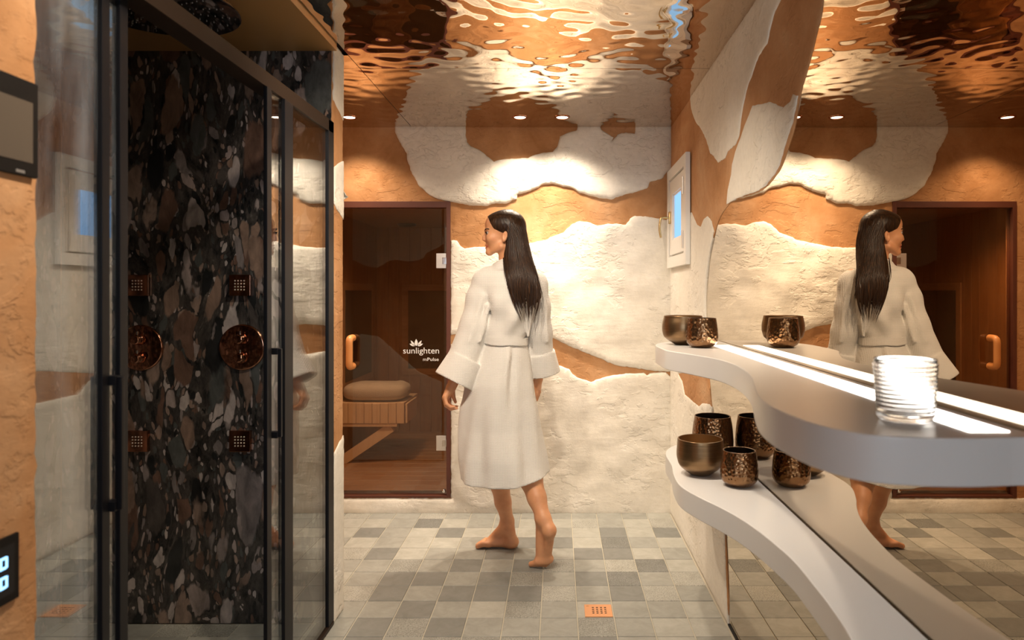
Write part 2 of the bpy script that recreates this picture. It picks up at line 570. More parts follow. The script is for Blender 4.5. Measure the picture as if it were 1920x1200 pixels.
nt.links.new(waffle(nt, 0, 0.0064), mxm.inputs[0]); nt.links.new(waffle(nt, 2, 0.0064), mxm.inputs[1])
add_bump(nt, b, mxm.outputs[0], 0.0012, 0.55)
mr = N(nt, 'ShaderNodeMapRange'); mr.inputs['From Min'].default_value = -1
nt.links.new(mxm.outputs[0], mr.inputs['Value'])
nt.links.new(ramp(nt, mr.outputs['Result'], [(0.2, (0.66, 0.63, 0.585, 1)), (0.8, (0.76, 0.735, 0.695, 1))]), b.inputs['Base Color'])
b.inputs['Roughness'].default_value = 0.9
b.inputs['Sheen Weight'].default_value = 0.15
M['waffle_cotton'] = m
M['robe_plain'] = simple('robe_plain', (0.80, 0.77, 0.72, 1), 0.9)
m, nt, b = new_mat('wet_hair')
f = noise_tex(nt, coords(nt, (160, 160, 5)), 1.0, 4, 0.6)
nt.links.new(ramp(nt, f, [(0.3, (0.009, 0.0045, 0.003, 1)), (0.56, (0.032, 0.015, 0.007, 1)), (0.78, (0.10, 0.047, 0.021, 1))]), b.inputs['Base Color'])
b.inputs['Roughness'].default_value = 0.36
b.inputs['Specular IOR Level'].default_value = 0.25
add_bump(nt, b, f, 0.003, 0.5)
M['wet_hair'] = m
M['lips'] = simple('lips', (0.42, 0.10, 0.06, 1), 0.4)
M['eye_dark'] = simple('eye_dark', (0.015, 0.01, 0.008, 1), 0.15)
M['eye_white'] = simple('eye_white', (0.38, 0.30, 0.25, 1), 0.3)
M['nail'] = simple('nail', (0.62, 0.36, 0.26, 1), 0.3)
m, nt, b = new_mat('towelling')
b.inputs['Base Color'].default_value = (0.55, 0.50, 0.45, 1)
b.inputs['Roughness'].default_value = 1.0
add_bump(nt, b, noise_tex(nt, coords(nt), 160, 4), 0.006, 0.7)
M['towelling'] = m

# ------------------------------------------------------------------ plaster layers
def patch(name, outline, tr, thick, mat, parent, seed=0, jit=0.004, step=0.012, grid=0.025, lump=0.007):
    """a proud, ragged-edged layer of plaster: outline in wall coordinates, tr(u, v, h) -> world"""
    pts = []
    n = len(outline)
    for i in range(n):
        a = Vector(outline[i]); b = Vector(outline[(i + 1) % n])
        m = max(1, int((b - a).length / step))
        d = (b - a).normalized() if (b - a).length > 1e-9 else Vector((1, 0))
        nrm = Vector((-d.y, d.x))
        for k in range(m):
            p = a.lerp(b, k / m)
            j = noise.noise(Vector((p.x * 30, p.y * 30, seed))) * jit + noise.noise(Vector((p.x * 85, p.y * 85, seed + 5))) * jit * 0.8
            pts.append(p + nrm * j)
    A = np.array([(p.x, p.y) for p in pts])
    Bp = np.roll(A, -1, axis=0)
    def dist(Q):
        out = np.empty(len(Q))
        for s in range(0, len(Q), 400):
            q = Q[s:s + 400, None, :]
            ab = (Bp - A)[None]
            t = np.clip(((q - A[None]) * ab).sum(2) / ((ab * ab).sum(2) + 1e-12), 0, 1)
            out[s:s + 400] = np.sqrt((((A[None] + ab * t[..., None]) - q) ** 2).sum(2)).min(1)
        return out
    def inside(Q):
        c = np.zeros(len(Q), bool)
        for (x1, y1), (x2, y2) in zip(A, Bp):
            if y1 == y2: continue
            cond = ((y1 > Q[:, 1]) != (y2 > Q[:, 1])) & (Q[:, 0] < (x2 - x1) * (Q[:, 1] - y1) / (y2 - y1) + x1)
            c ^= cond
        return c
    lo, hi = A.min(0), A.max(0)
    gx, gy = np.meshgrid(np.arange(lo[0], hi[0], grid), np.arange(lo[1], hi[1], grid))
    G = np.stack([gx.ravel(), gy.ravel()], 1)
    G += (np.random.default_rng(seed).random(G.shape) - 0.5) * grid * 0.5
    G = G[inside(G)]
    G = G[dist(G) > 0.02]
    tang = np.roll(A, -2, axis=0) - np.roll(A, 2, axis=0)
    nr = np.stack([-tang[:, 1], tang[:, 0]], 1)
    nr /= np.linalg.norm(nr, axis=1)[:, None] + 1e-9
    rings = []
    for off in (0.004, 0.011):
        for sgn in (1, -1):
            Q = A[::1 if off < 0.01 else 2] + sgn * off * nr[::1 if off < 0.01 else 2]
            Q = Q[inside(Q)]
            rings.append(Q[dist(Q) > off * 0.85])
    allp = np.concatenate([A] + rings + [G])
    ne = len(A)
    vv, ee, ff, _, _, _ = delaunay_2d_cdt([Vector(p) for p in allp.tolist()], [(i, (i + 1) % ne) for i in range(ne)], [], 1, 1e-6)
    Q = np.array([(v.x, v.y) for v in vv])
    D = dist(Q)
    verts = []
    for (u, v), d in zip(Q, D):
        h = thick * (0.35 + 0.65 * (1 - math.exp(-d / 0.005)))
        h += noise.fractal(Vector((u * 7, v * 7, seed * 3.1)), 1.0, 2.0, 3) * lump * min(1, d / 0.03)
        verts.append(tr(u, v, h))
    faces = [tuple(f) for f in ff]
    cnt = {}
    for f in faces:
        for i in range(3):
            e = (f[i], f[(i + 1) % 3])
            cnt[frozenset(e)] = cnt.get(frozenset(e), []) + [e]
    low = {}
    for es in cnt.values():
        if len(es) == 1:
            a, b = es[0]
            for q in (a, b):
                if q not in low:
                    low[q] = len(verts)
                    verts.append(tr(Q[q][0], Q[q][1], -0.003))
            faces.append((b, a, low[a], low[b]))
    bm = bmesh.new()
    bv = [bm.verts.new(v) for v in verts]
    for f in faces:
        try: bm.faces.new([bv[i] for i in f])
        except ValueError: pass
    return bm_obj(name, bm, mat, parent, smooth=True, sharp=60)

# ------------------------------------------------------------------ floor
floor = box('floor', (-2.1, -1.6, -0.12), (0.80, DB + 0.02, -0.004), M['grout'])
tag(floor, 'grey slate tiled floor with pale grout joints', kind='structure')
ROWS = ["LmmLmmmmmmmml", "llmDlmmllLmlL", "ldmldlllmldld", "mlmllmmddlDml", "mLdlmmdmmddlm", "mmmMmdmdMmLDl",
        "llmddmdMmdDmL", "mmLdmdddLmdLm", "mmmmdmlMmlmml", "mmmdMdmmmMmll"]
XL1, SX, SY, Y1 = -0.8209, 0.1497, 0.155, 4.061
def tile_mesh(w, l):
    bm = bmesh.new()
    add_box(bm, (-w / 2, -l / 2, -0.012), (w / 2, l / 2, 0), 0.0015, 1)
    bmesh.ops.recalc_face_normals(bm, faces=bm.faces)
    me = bpy.data.meshes.new('tile')
    bm.to_mesh(me); bm.free()
    me.materials.append(TILE_MATS['m'])
    return me
tile_cache = {}
g = 0.0042
def put_tile(x0, x1, y0, y1, key):
    w, l = round(x1 - x0 - g, 4), round(y1 - y0 - g, 4)
    if w < 0.012 or l < 0.012: return
    if (w, l) not in tile_cache: tile_cache[(w, l)] = tile_mesh(w, l)
    o = bpy.data.objects.new('tile', tile_cache[(w, l)])
    COL.objects.link(o)
    o.location = ((x0 + x1) / 2, (y0 + y1) / 2, random.uniform(-0.0006, 0.0004))
    o.material_slots[0].link = 'OBJECT'
    o.material_slots[0].material = TILE_MATS[key]
    o.parent = floor
    return o
DRAIN = (0.109, 0.2225, 2.825, 2.935)
rr = random.Random(3)
for r in range(16):
    ya, yb = (Y1, DB - 0.004) if r == 0 else (Y1 - SY * r, Y1 - SY * (r - 1))
    for k in range(-8, 11):
        xa, xb = XL1 + SX * k, XL1 + SX * (k + 1)
        if k == 10: xb = min(xb, XR - 0.012)
        if k == 9: xb = min(xb, XR - 0.012)
        if xb - xa < 0.01: continue
        xm = (xa + xb) / 2
        if ya > 2.90 and xm < -1.5: continue              # behind the partition, unseen
        if ya < DP and yb > DP and xm < XG:               # tiles cut against the partition
            yb2 = DP - 0.002
        else:
            yb2 = yb
        if DP < ya and yb < 2.92 and xm < XG: continue
        if DP <= ya < 2.912 and xm < XG: ya2 = 2.912
        else: ya2 = ya
        if r < len(ROWS) and -3 <= k <= 9: key = ROWS[r][k + 3]
        else: key = rr.choice('lmmdmlMdLm')
        put_tile(xa, xb, ya2, yb2, key)
YN = Y1 - SY * 15
box('floor_near', (-2.0, -1.5, -0.006), (0.70, YN - 0.002, 0.0), M['far_floor'], floor)

# ------------------------------------------------------------------ ceiling of rippled mirror sheets
NG = 512
fx = np.fft.fftfreq(NG, 0.012)
kx, ky = np.meshgrid(fx, fx)
kk = np.sqrt(kx ** 2 + ky ** 2)
spec = np.exp(-((kk - 9.5) / 3.6) ** 2) * (kk > 0)
fld = np.real(np.fft.ifft2(np.fft.fft2(RNG.standard_normal((NG, NG))) * spec))
gxs, gys = np.gradient(fld, 0.012)
fld *= 0.021 / math.sqrt((gxs ** 2 + gys ** 2).mean() / 2)     # rms slope of the ripple
ceiling = box('ceiling', (-2.1, -1.6, ZC + 0.012), (0.80, DB + 0.1, ZC + 0.10), M['black_metal'])
tag(ceiling, 'bronze mirror ceiling of rippled metal sheets', kind='structure')
def ripple_panel(x0, x1, y0, y1):
    gap = 0.0015
    nx, ny = max(2, int((x1 - x0) / 0.012)), max(2, int((y1 - y0) / 0.012))
    xs = np.linspace(x0 + gap, x1 - gap, nx); ys = np.linspace(y0 + gap, y1 - gap, ny)
    ix = ((xs + 3) / 0.012); iy = ((ys + 3) / 0.012)
    def samp(yy, xx):
        i0, j0 = int(yy) % NG, int(xx) % NG
        return i0, j0
    verts = []
    for b, y in enumerate(ys):
        i = iy[b]; i0 = int(math.floor(i)); fi = i - i0
        for a, x in enumerate(xs):
            j = ix[a]; j0 = int(math.floor(j)); fj = j - j0
            q = lambda p, r: fld[p % NG, r % NG]
            h = (q(i0, j0) * (1 - fj) + q(i0, j0 + 1) * fj) * (1 - fi) + (q(i0 + 1, j0) * (1 - fj) + q(i0 + 1, j0 + 1) * fj) * fi
            verts.append((x, y, ZC + h))
    faces = [(b * nx + a, (b + 1) * nx + a, (b + 1) * nx + a + 1, b * nx + a + 1) for b in range(ny - 1) for a in range(nx - 1)]
    return mesh_obj('ceiling_panel', verts, faces, M['ripple_metal'], ceiling, True)
XS = -0.882
for (x0, x1, y0, y1) in [(XS, XR, 3.08, DB), (-1.62, XS, 3.08, DB), (XS, XR, 1.90, 3.08), (-1.62, XS, 2.91, 3.08),
                         (XS, XR, 0.72, 1.90), (XS, XR, -0.46, 0.72), (XS, XR, -1.5, -0.46)]:
    ripple_panel(x0, x1, y0, y1)
box('shower_ceiling', (-2.0, 1.0, ZC - 0.03), (XS - 0.004, DP, ZC + 0.011), M['brass_sheet'], ceiling)

# ------------------------------------------------------------------ back wall, with the sauna door opening
DX0, DX1 = BW(613, 0)[0], BW(845, 0)[0]
DZ0, DZ1 = BW(0, 932)[1], BW(0, 378)[1]
wall_back = boxes('wall_back', [((-1.72, DB, 0), (DX0, DB + 0.09, ZC + 0.01)), ((DX1, DB, 0), (0.80, DB + 0.09, ZC + 0.01)),
                                ((DX0, DB, DZ1), (DX1, DB + 0.09, ZC + 0.01)), ((DX0, DB, 0), (DX1, DB + 0.09, DZ0))], M['orange_plaster'])
tag(wall_back, 'ochre plaster back wall with proud white plaster waves', kind='structure')
trb = lambda u, v, h: (u, DB - h, v)
Z3 = lambda lst, ox, oy: [BW(ox + x / 3, oy + y / 3) for x, y in lst]
up = Z3([(300, 705), (305, 750), (330, 800), (368, 865), (375, 910), (400, 980), (440, 1050), (500, 1100), (560, 1125), (640, 1140), (720, 1155), (810, 1160), (870, 1145),
         (930, 1145), (985, 1120), (990, 1095), (1050, 1080), (1110, 1055), (1130, 1038), (1190, 1035), (1250, 1050), (1300, 1060), (1340, 1085), (1400, 1100),
         (1450, 1115), (1520, 1120), (1580, 1100), (1660, 1080), (1720, 1060), (1735, 1025), (1800, 1005), (1830, 970), (1866, 950), (1866, 710), (1655, 710), (1650, 752),
         (1600, 745), (1555, 760), (1520, 795), (1530, 775), (1510, 760), (1462, 732), (1455, 710), (1330, 710), (1325, 735), (1280, 745), (1230, 770), (1215, 830),
         (1190, 855), (1140, 860), (1090, 870), (1050, 890), (900, 898), (860, 910), (820, 880), (780, 845), (730, 825), (706, 800), (700, 760), (700, 710)], 640, 0)
patch('white_plaster_layer', up, trb, 0.020, M['white_plaster'], wall_back, 1)
mid = Z3([(617, 150), (650, 155), (670, 180), (695, 200), (740, 190), (800, 190), (880, 195), (980, 185), (1050, 170), (1100, 160), (1150, 150), (1200, 125), (1250, 110), (1300, 60),
          (1340, 45), (1390, 50), (1440, 70), (1500, 60), (1560, 60), (1600, 65), (1625, 30), (1650, 15), (1720, 20), (1780, 30), (1820, 35), (1866, 30), (1866, 888),
          (1790, 889), (1740, 885), (1700, 877), (1640, 868), (1560, 858), (1500, 838), (1460, 818), (1430, 808), (1370, 783), (1330, 765), (1280, 745), (1200, 705), (1180, 697),
          (1120, 670), (1040, 636), (950, 622), (850, 630), (740, 655), (617, 684)], 640, 400)
patch('white_plaster_layer', mid, trb, 0.016, M['white_plaster'], wall_back, 2)
low = Z3([(617, 735), (700, 750), (800, 768), (900, 785), (1000, 805), (1100, 835), (1190, 855), (1230, 855), (1280, 875), (1300, 905), (1330, 925), (1380, 940), (1405, 950), (1430, 935), (1470, 925),
          (1530, 910), (1600, 900), (1660, 900), (1700, 896), (1720, 912), (1735, 898), (1790, 894), (1825, 893), (1845, 915), (1866, 920), (1866, 1694), (-150, 1694), (-150, 1602), (617, 1602)], 640, 400)
patch('white_plaster_layer', low, trb, 0.014, M['white_plaster'], wall_back, 3)

# ------------------------------------------------------------------ right wall: plaster, then the mirror past its wavy edge
wall_right = box('wall_right', (0.70, -1.6, 0), (0.80, DB + 0.09, ZC + 0.01), M['orange_plaster'])
tag(wall_right, 'right wall with ochre and white plaster beside the mirror', kind='structure')
EDGE = [(1560, -60), (1545, 0), (1533, 60), (1518, 120), (1502, 177), (1493, 230), (1481, 272), (1467, 311), (1456, 329), (1438, 350), (1420, 361), (1396, 368), (1378, 375), (1364, 387),
        (1350, 410), (1341, 438), (1332, 475), (1327, 515), (1324, 560), (1325, 610), (1328, 680), (1333, 740), (1338, 790), (1346, 860), (1354, 930), (1362, 1010), (1366, 1080), (1367, 1120), (1367, 1174)]
edge = [Vector(RW(*p)) for p in EDGE]
edge[0].y = ZC + 0.004
edge[-1].y = -0.002
edge = [Vector((e.x, min(e.y, ZC + 0.004))) for e in edge]
edge_s = catmull(edge, 4)
XP = XR
trr = lambda u, v, h: (XP - h, u, v)
DBr = DB - 0.001
base = [(e.x + 0.004, e.y) for e in edge_s] + [(DBr, -0.002), (DBr, ZC + 0.004)]
patch('ochre_plaster_layer', base, trr, 0.005, M['orange_plaster'], wall_right, 11, jit=0.0015, lump=0.002)
trw = lambda u, v, h: (XP - 0.003 - h, u, v)
Z28 = lambda lst, oy: [RW(1240 + x / 2.8235, oy + y / 2.8235) for x, y in lst]
W1 = Z28([(160, 525), (165, 580), (185, 640), (215, 680), (245, 740), (265, 810), (285, 830), (305, 860), (345, 840), (360, 800), (400, 770), (420, 720), (430, 640), (440, 570), (460, 480),
          (490, 400), (510, 330), (530, 290), (570, 230), (590, 130), (610, 60), (645, 0), (690, -70)], 0)
top = RW(1240 + 700 / 2.8235, -90)
W1 = W1 + [(W1[-1][0] - 0.02, ZC + 0.003), (W1[0][0], ZC + 0.003)]
patch('white_plaster_layer', W1, trw, 0.007, M['white_plaster'], wall_right, 12, lump=0.0012)
W2 = Z28([(733, 505), (705, 500), (695, 535), (655, 570), (620, 550), (580, 540), (545, 550), (490, 560), (470, 610), (450, 660), (430, 720), (400, 800), (382, 870), (378, 920), (360, 1000), (352, 1082),
          (392, 1056), (440, 1036), (508, 1015), (556, 986), (604, 926), (634, 876), (674, 738), (706, 648)], 0)
patch('white_plaster_layer', W2, trw, 0.006, M['white_plaster'], wall_right, 13, jit=0.002, lump=0.0012)
W3 = Z28([(52, 60), (100, 40), (150, 0), (165, -6), (178, 20), (195, 60), (215, 70), (230, 30), (250, 15), (275, 40), (285, 95)], 400)
W3 += [(e.x - 0.0015, e.y) for e in edge_s if 0.35 < e.y < W3[-1][1] - 0.05]
W3 += [(edge_s[-1].x - 0.0015, 0.001), (DBr, 0.001), (DBr, W3[0][1])]
# bare ochre chunk under the upper shelf: cut in from the mirror edge
chunk = Z28([(262, 1010), (222, 1006), (205, 1022), (160, 985), (130, 960), (115, 890), (95, 850), (180, 835), (250, 850)], 400)
kz = [i for i, p in enumerate(W3) if 11 <= i and chunk[0][1] < p[1] < chunk[-1][1] and p[0] < 3.2]
ins = min(kz) if kz else 12
W3 = [p for i, p in enumerate(W3) if i not in kz]
W3[ins:ins] = chunk[::-1]
patch('white_plaster_layer', W3, trw, 0.006, M['white_plaster'], wall_right, 14, jit=0.002, lump=0.0012)

mir = [(e.x + 0.007, min(max(e.y, 0.004), ZC - 0.004)) for e in edge_s] + [(-0.9, 0.004), (-0.9, ZC - 0.004)]
mirror = extrude_poly('wall_mirror', mir, XR, XR + 0.006, 'X', M['mirror'], smooth=False)
tag(mirror, 'large bronze tinted wall mirror with a wavy left edge', 'mirror')
box('mirror_base_trim', (XR - 0.006, -0.9, 0.0), (XR - 0.0005, edge_s[-1].x - 0.004, 0.006), M['black_metal'], mirror)

# ------------------------------------------------------------------ shower partition, near wall, rear walls
wall_part = box('wall_shower', (-2.0, DP + 0.012, 0), (XG - 0.006, 2.90, ZC + 0.01), M['orange_plaster'])
tag(wall_part, 'partition faced with dark breccia marble behind the shower', kind='structure')
box('marble_slab', (-1.985, DP, 0.001), (XG - 0.008, DP + 0.012, ZC - 0.03), M['breccia'], wall_part)
tre = lambda u, v, h: (XG - 0.006 + h, u, v)
def endp(px, py):
    d = XG * F / (px - X0)
    return (d, H - (py - YH) * d / F)
Ya, Yb = DP + 0.001, 2.903
def endz(py): return H - (py - YH) * 2.84 / F
patch('ochre_plaster_layer', [(Ya, 0.0), (Yb, 0.0), (Yb, ZC), (Ya, ZC)], tre, 0.006, M['orange_plaster'], wall_part, 21, jit=0.003, lump=0.002)
tre2 = lambda u, v, h: (XG - 0.001 + h, u, v)
for i, (a, b, sl) in enumerate([(-20, 205, 14), (297, 395, -22), (822, 1175, 22)]):
    z1, z0 = min(endz(a), ZC - 0.002), max(endz(b), 0.002)
    patch('white_plaster_layer', [(Ya + 0.002, z0 + (0.02 if i < 2 else 0)), (Ya + 0.05, z0), (Yb - 0.002, z0 - (0.03 if i < 2 else 0)), (Yb - 0.001, z1), (Ya + 0.06, z1 - 0.02 * (i > 0)), (Ya + 0.002, z1 - (0.05 if i else 0))],
          tre2, 0.006, M['white_plaster'], wall_part, 22 + i, jit=0.004, lump=0.002)
# rear face of the partition (seen in the reflection of the sauna door glass)
trp = lambda u, v, h: (u, 2.90 + h, v)
VD = 2 * DB - 2.91
Zs = lambda lst: [((640 + x / 6.314 - X0) * VD / F, H - (370 + y / 6.314 - YH) * VD / F) for x, y in lst]
refl = Zs([(25, 715), (90, 750), (150, 745), (200, 780), (310, 820), (420, 830), (480, 790), (560, 750), (620, 735), (700, 745), (770, 760), (850, 755), (960, 720), (1000, 660), (1040, 630), (1100, 610), (1180, 565), (1240, 530)])
patch('white_plaster_layer', refl + [(XG - 0.02, refl[-1][1] + 0.05), (XG - 0.02, ZC - 0.01), (-1.70, ZC - 0.01), (-1.70, refl[0][1])], trp, 0.014, M['white_plaster'], wall_part, 31)
patch('white_plaster_layer', [(-1.70, 0.002), (XG - 0.02, 0.002), (XG - 0.02, 0.62), (-1.1, 0.70), (-1.25, 0.83), (-1.42, 0.98), (-1.55, 1.0), (-1.70, 0.95)], trp, 0.012, M['white_plaster'], wall_part, 32)
wl = box('wall_left_far', (-1.72, 2.90, 0), (-1.62, DB, ZC + 0.01), M['orange_plaster'])
tag(wl, 'ochre plaster side wall beyond the shower partition', kind='structure')
wsl = box('wall_shower_side', (-2.10, 1.0, 0), (-2.0, 2.90, ZC + 0.01), M['breccia'])
tag(wsl, 'dark breccia marble side wall inside the shower', kind='structure')
YE = 1.207
wall_left = box('wall_left', (-2.0, -1.6, 0), (XG - 0.03, 1.19, ZC + 0.01), M['orange_plaster'])
tag(wall_left, 'ochre plaster wall at the near left edge', kind='structure')
trl = lambda u, v, h: (XG - 0.03 + h, u, v)
patch('ochre_plaster_layer', [(-1.5, 0.001), (YE, 0.001), (YE, ZC - 0.001), (-1.5, ZC - 0.001)], trl, 0.030, M['orange_plaster'], wall_left, 41, jit=0.006, grid=0.05, lump=0.006)
box('marble_slab', (-1.99, 1.19, 0.001), (XG - 0.035, 1.20, ZC - 0.03), M['breccia'], wall_left)  # unseen slab, added so the copper plates reflect dark stone
wall_rear = box('wall_rear', (-2.0, -1.6, 0), (0.70, -1.5, ZC + 0.01), M['orange_plaster'])
tag(wall_rear, 'ochre plaster wall behind the camera', kind='structure')
trrear = lambda u, v, h: (u, -1.5 + h, v)
patch('white_plaster_layer', [(-0.85, 0.002), (0.66, 0.002), (0.66, 0.75), (0.3, 0.62), (-0.1, 0.8), (-0.5, 0.7), (-0.85, 0.9)], trrear, 0.012, M['white_plaster'], wall_rear, 42, grid=0.06)
# the daylight window behind the camera
w2 = empty('window_2', (-0.15, -1.5, 1.0)); tag(w2, 'daylight window in the wall behind the camera', kind='structure')
under(w2, boxes('window_frame', [((-0.60, -1.5, 0.95), (-0.54, -1.46, 2.05)), ((0.24, -1.5, 0.95), (0.30, -1.46, 2.05)), ((-0.54, -1.5, 0.95), (0.24, -1.46, 1.01)), ((-0.54, -1.5, 1.99), (0.24, -1.46, 2.05)),
                                  ((-0.17, -1.5, 1.01), (-0.13, -1.465, 1.99))], M['white_paint'], None, 0.003))
under(w2, box('pane', (-0.54, -1.498, 1.01), (-0.17, -1.49, 1.99), M['day_pane']))
under(w2, box('pane', (-0.13, -1.498, 1.01), (0.24, -1.49, 1.99), M['day_pane']))

# ------------------------------------------------------------------ window on the right wall
w1 = empty('window_1', (XR - 0.02, 3.8, 1.47)); tag(w1, 'small white casement window with blue daylight pane', kind='structure')
wy0, wy1, wz0, wz1 = 3.522, 4.125, 1.468, 2.04
def ring_x(name, y0, y1, z0, z1, t, x0, x1, mat, bev=0.002):
    return boxes(name, [((x0, y0, z0), (x1, y0 + t, z1)), ((x0, y1 - t, z0), (x1, y1, z1)), ((x0, y0 + t, z0), (x1, y1 - t, z0 + t)), ((x0, y0 + t, z1 - t), (x1, y1 - t, z1))], mat, None, bev)
xw = XR - 0.02
under(w1, ring_x('window_frame', wy0, wy1, wz0, wz1, 0.062, xw - 0.014, xw + 0.010, M['white_paint']))
sash = under(w1, ring_x('sash', wy0 + 0.075, wy1 - 0.075, wz0 + 0.072, wz1 - 0.072, 0.085, xw - 0.010, xw + 0.010, M['white_paint'], 0.004))
under(w1, ring_x('sash_bead', wy0 + 0.155, wy1 - 0.155, wz0 + 0.15, wz1 - 0.15, 0.016, xw - 0.003, xw + 0.010, M['white_paint'], 0.003))
under(w1, box('pane', (xw + 0.004, wy0 + 0.165, wz0 + 0.16), (xw + 0.009, wy1 - 0.165, wz1 - 0.16), M['sky_pane']))
for zc in (1.60, 1.88):
    bm = bmesh.new(); sweep(bm, [(xw - 0.017, wy0 + 0.068, zc - 0.045), (xw - 0.017, wy0 + 0.068, zc + 0.045)], 0.006, 10)
    under(w1, bm_obj('hinge', bm, M['steel_satin'], None, True))
bm = bmesh.new()
hy, hz = wy1 - 0.11, H + (550 - 408) * 4.0 / F
add_box(bm, (xw - 0.022, hy - 0.014, hz - 0.035), (xw - 0.008, hy + 0.014, hz + 0.035), 0.003)
hp = [(xw - 0.02, hy, hz), (xw - 0.05, hy, hz + 0.002), (xw - 0.066, hy, hz - 0.004), (xw - 0.072, hy, hz - 0.03), (xw - 0.074, hy, hz - 0.07), (xw - 0.066, hy, hz - 0.115)]
sweep(bm, catmull(hp, 4), 0.0065, 10)
under(w1, bm_obj('window_handle', bm, M['brass'], None, True))

# ------------------------------------------------------------------ sauna: door and cabin
d1 = empty('door_1', ((DX0 + DX1) / 2, DB, DZ0)); tag(d1, 'brown tinted glass sauna door in a dark red frame', kind='structure')
fw = 0.024
fr = boxes('door_frame', [((DX0, DB - 0.012, DZ0), (DX0 + fw, DB + 0.05, DZ1)), ((DX1 - fw, DB - 0.012, DZ0), (DX1, DB + 0.05, DZ1)),
                          ((DX0 + fw, DB - 0.012, DZ1 - 0.037), (DX1 - fw, DB + 0.05, DZ1)), ((DX0 + fw, DB - 0.012, DZ0), (DX1 - fw, DB + 0.05, DZ0 + 0.012))], M['door_frame'], None, 0.0015)
under(d1, fr)
GY = DB + 0.010
glass = box('glass_panel', (DX0 + fw + 0.003, GY, DZ0 + 0.015), (DX1 - fw - 0.003, GY + 0.008, DZ1 - 0.041), M['sauna_glass'])
under(d1, glass)
for zc in (BW(0, 489)[1], BW(0, 831)[1]):
    h_ = under(d1, box('hinge', (DX1 - fw - 0.063, GY - 0.012, zc - 0.045), (DX1 - fw - 0.004, GY - 0.001, zc + 0.045), M['steel_satin'], None, 0.002))
    under(d1, boxes('hinge_knuckle', [((DX1 - fw - 0.026, GY - 0.016, zc - 0.020), (DX1 - fw + 0.006, GY - 0.010, zc + 0.020))], M['chrome'], None, 0.001))
kx_, kz_ = BW(832, 921)
under(d1, lathe('door_stop', [(0, 0.012), (0.008, 0.012), (0.0115, 0.008), (0.012, 0), (0.012, -0.004)], M['chrome'], (kx_, GY - 0.003, kz_), 24, axis='Y'))
# wooden loop handle standing off the glass
hx = BW(657, 0)[0]
z0h, z1h = BW(0, 690)[1], BW(0, 630)[1]
bm = bmesh.new()
loop = []
xa_, ya_ = hx + 0.012, GY - 0.075
rad = 0.024
cx0, cz0, cz1 = xa_, z0h + rad, z1h - rad
path = [(xa_, GY - 0.003, z0h + 0.012), (xa_, GY - 0.045, z0h + 0.012), (xa_, GY - 0.066, z0h + 0.018), (xa_, GY - 0.074, z0h + 0.036), (xa_, GY - 0.074, (z0h + z1h) / 2),
        (xa_, GY - 0.074, z1h - 0.036), (xa_, GY - 0.066, z1h - 0.018), (xa_, GY - 0.045, z1h - 0.012), (xa_, GY - 0.003, z1h - 0.012)]
sweep(bm, catmull(path, 5), 0.021, 14, flat=(Vector((0, 1, 0)), 0.75))
under(d1, bm_obj('handle', bm, M['handle_wood'], None, True))
for zc in (z0h + 0.012, z1h - 0.012):
    under(d1, lathe('handle_cap', [(0, 0.012), (0.015, 0.012), (0.015, 0.0), (0, 0)], M['black_metal'], (xa_, GY, zc), 20, axis='Y'))
# printing on the glass
def text_mesh(name, s, size, loc, mat, rot=(PI / 2, 0, 0), width=None, align='LEFT'):
    cu = bpy.data.curves.new(name, 'FONT')
    cu.body = s; cu.size = size; cu.align_x = align; cu.extrude = 0.0003; cu.resolution_u = 3
    to = bpy.data.objects.new(name + '_tmp', cu)
    COL.objects.link(to)
    dg = bpy.context.evaluated_depsgraph_get()
    me = bpy.data.meshes.new_from_object(to.evaluated_get(dg))
    bpy.data.objects.remove(to, do_unlink=True)
    xs = [v.co.x for v in me.vertices]
    if width:
        k = width / (max(xs) - min(xs))
        for v in me.vertices: v.co.x *= k
    me.materials.clear(); me.materials.append(mat)
    me.transform(Matrix.Translation(loc) @ Matrix.Rotation(rot[2], 4, 'Z') @ Matrix.Rotation(rot[0], 4, 'X'))
    o = bpy.data.objects.new(name, me); COL.objects.link(o)
    return o
def bwp(px, py, dy=0.0015):
    x, z = BW(px, py); return (x, GY - dy, z)
under(d1, text_mesh('lettering', 'sunlighten', 0.052, bwp(754.6, 663), M['print_white'], width=(822 - 754.6) * DB / F))
under(d1, text_mesh('lettering', 'mPulse', 0.029, bwp(792, 677), M['print_white'], width=(821.5 - 792) * DB / F))
bm = bmesh.new()
lc = bwp(779.8, 649)
def petal(ang, length, w, base=(0, 0)):
    n = 9
    pts = []
    for i in range(n + 1):
        t = i / n; pts.append((w * math.sin(PI * t ** 0.8) , length * t))
    for i in range(n - 1, 0, -1):
        t = i / n; pts.append((-w * math.sin(PI * t ** 0.8), length * t))
    ca, sa = math.cos(ang), math.sin(ang)
    vs = [bm.verts.new((lc[0] + base[0] + x * ca + y * sa, lc[1], lc[2] + base[1] - x * sa + y * ca)) for x, y in pts]
    bm.faces.new(vs)
petal(0, 0.043, 0.0095)
for s in (-1, 1):
    petal(s * 0.62, 0.042, 0.0066, (s * 0.009, 0))
    petal(s * 1.15, 0.034, 0.0062, (s * 0.010, 0.0))
under(d1, bm_obj('lotus_emblem', bm, M['print_white'], None))

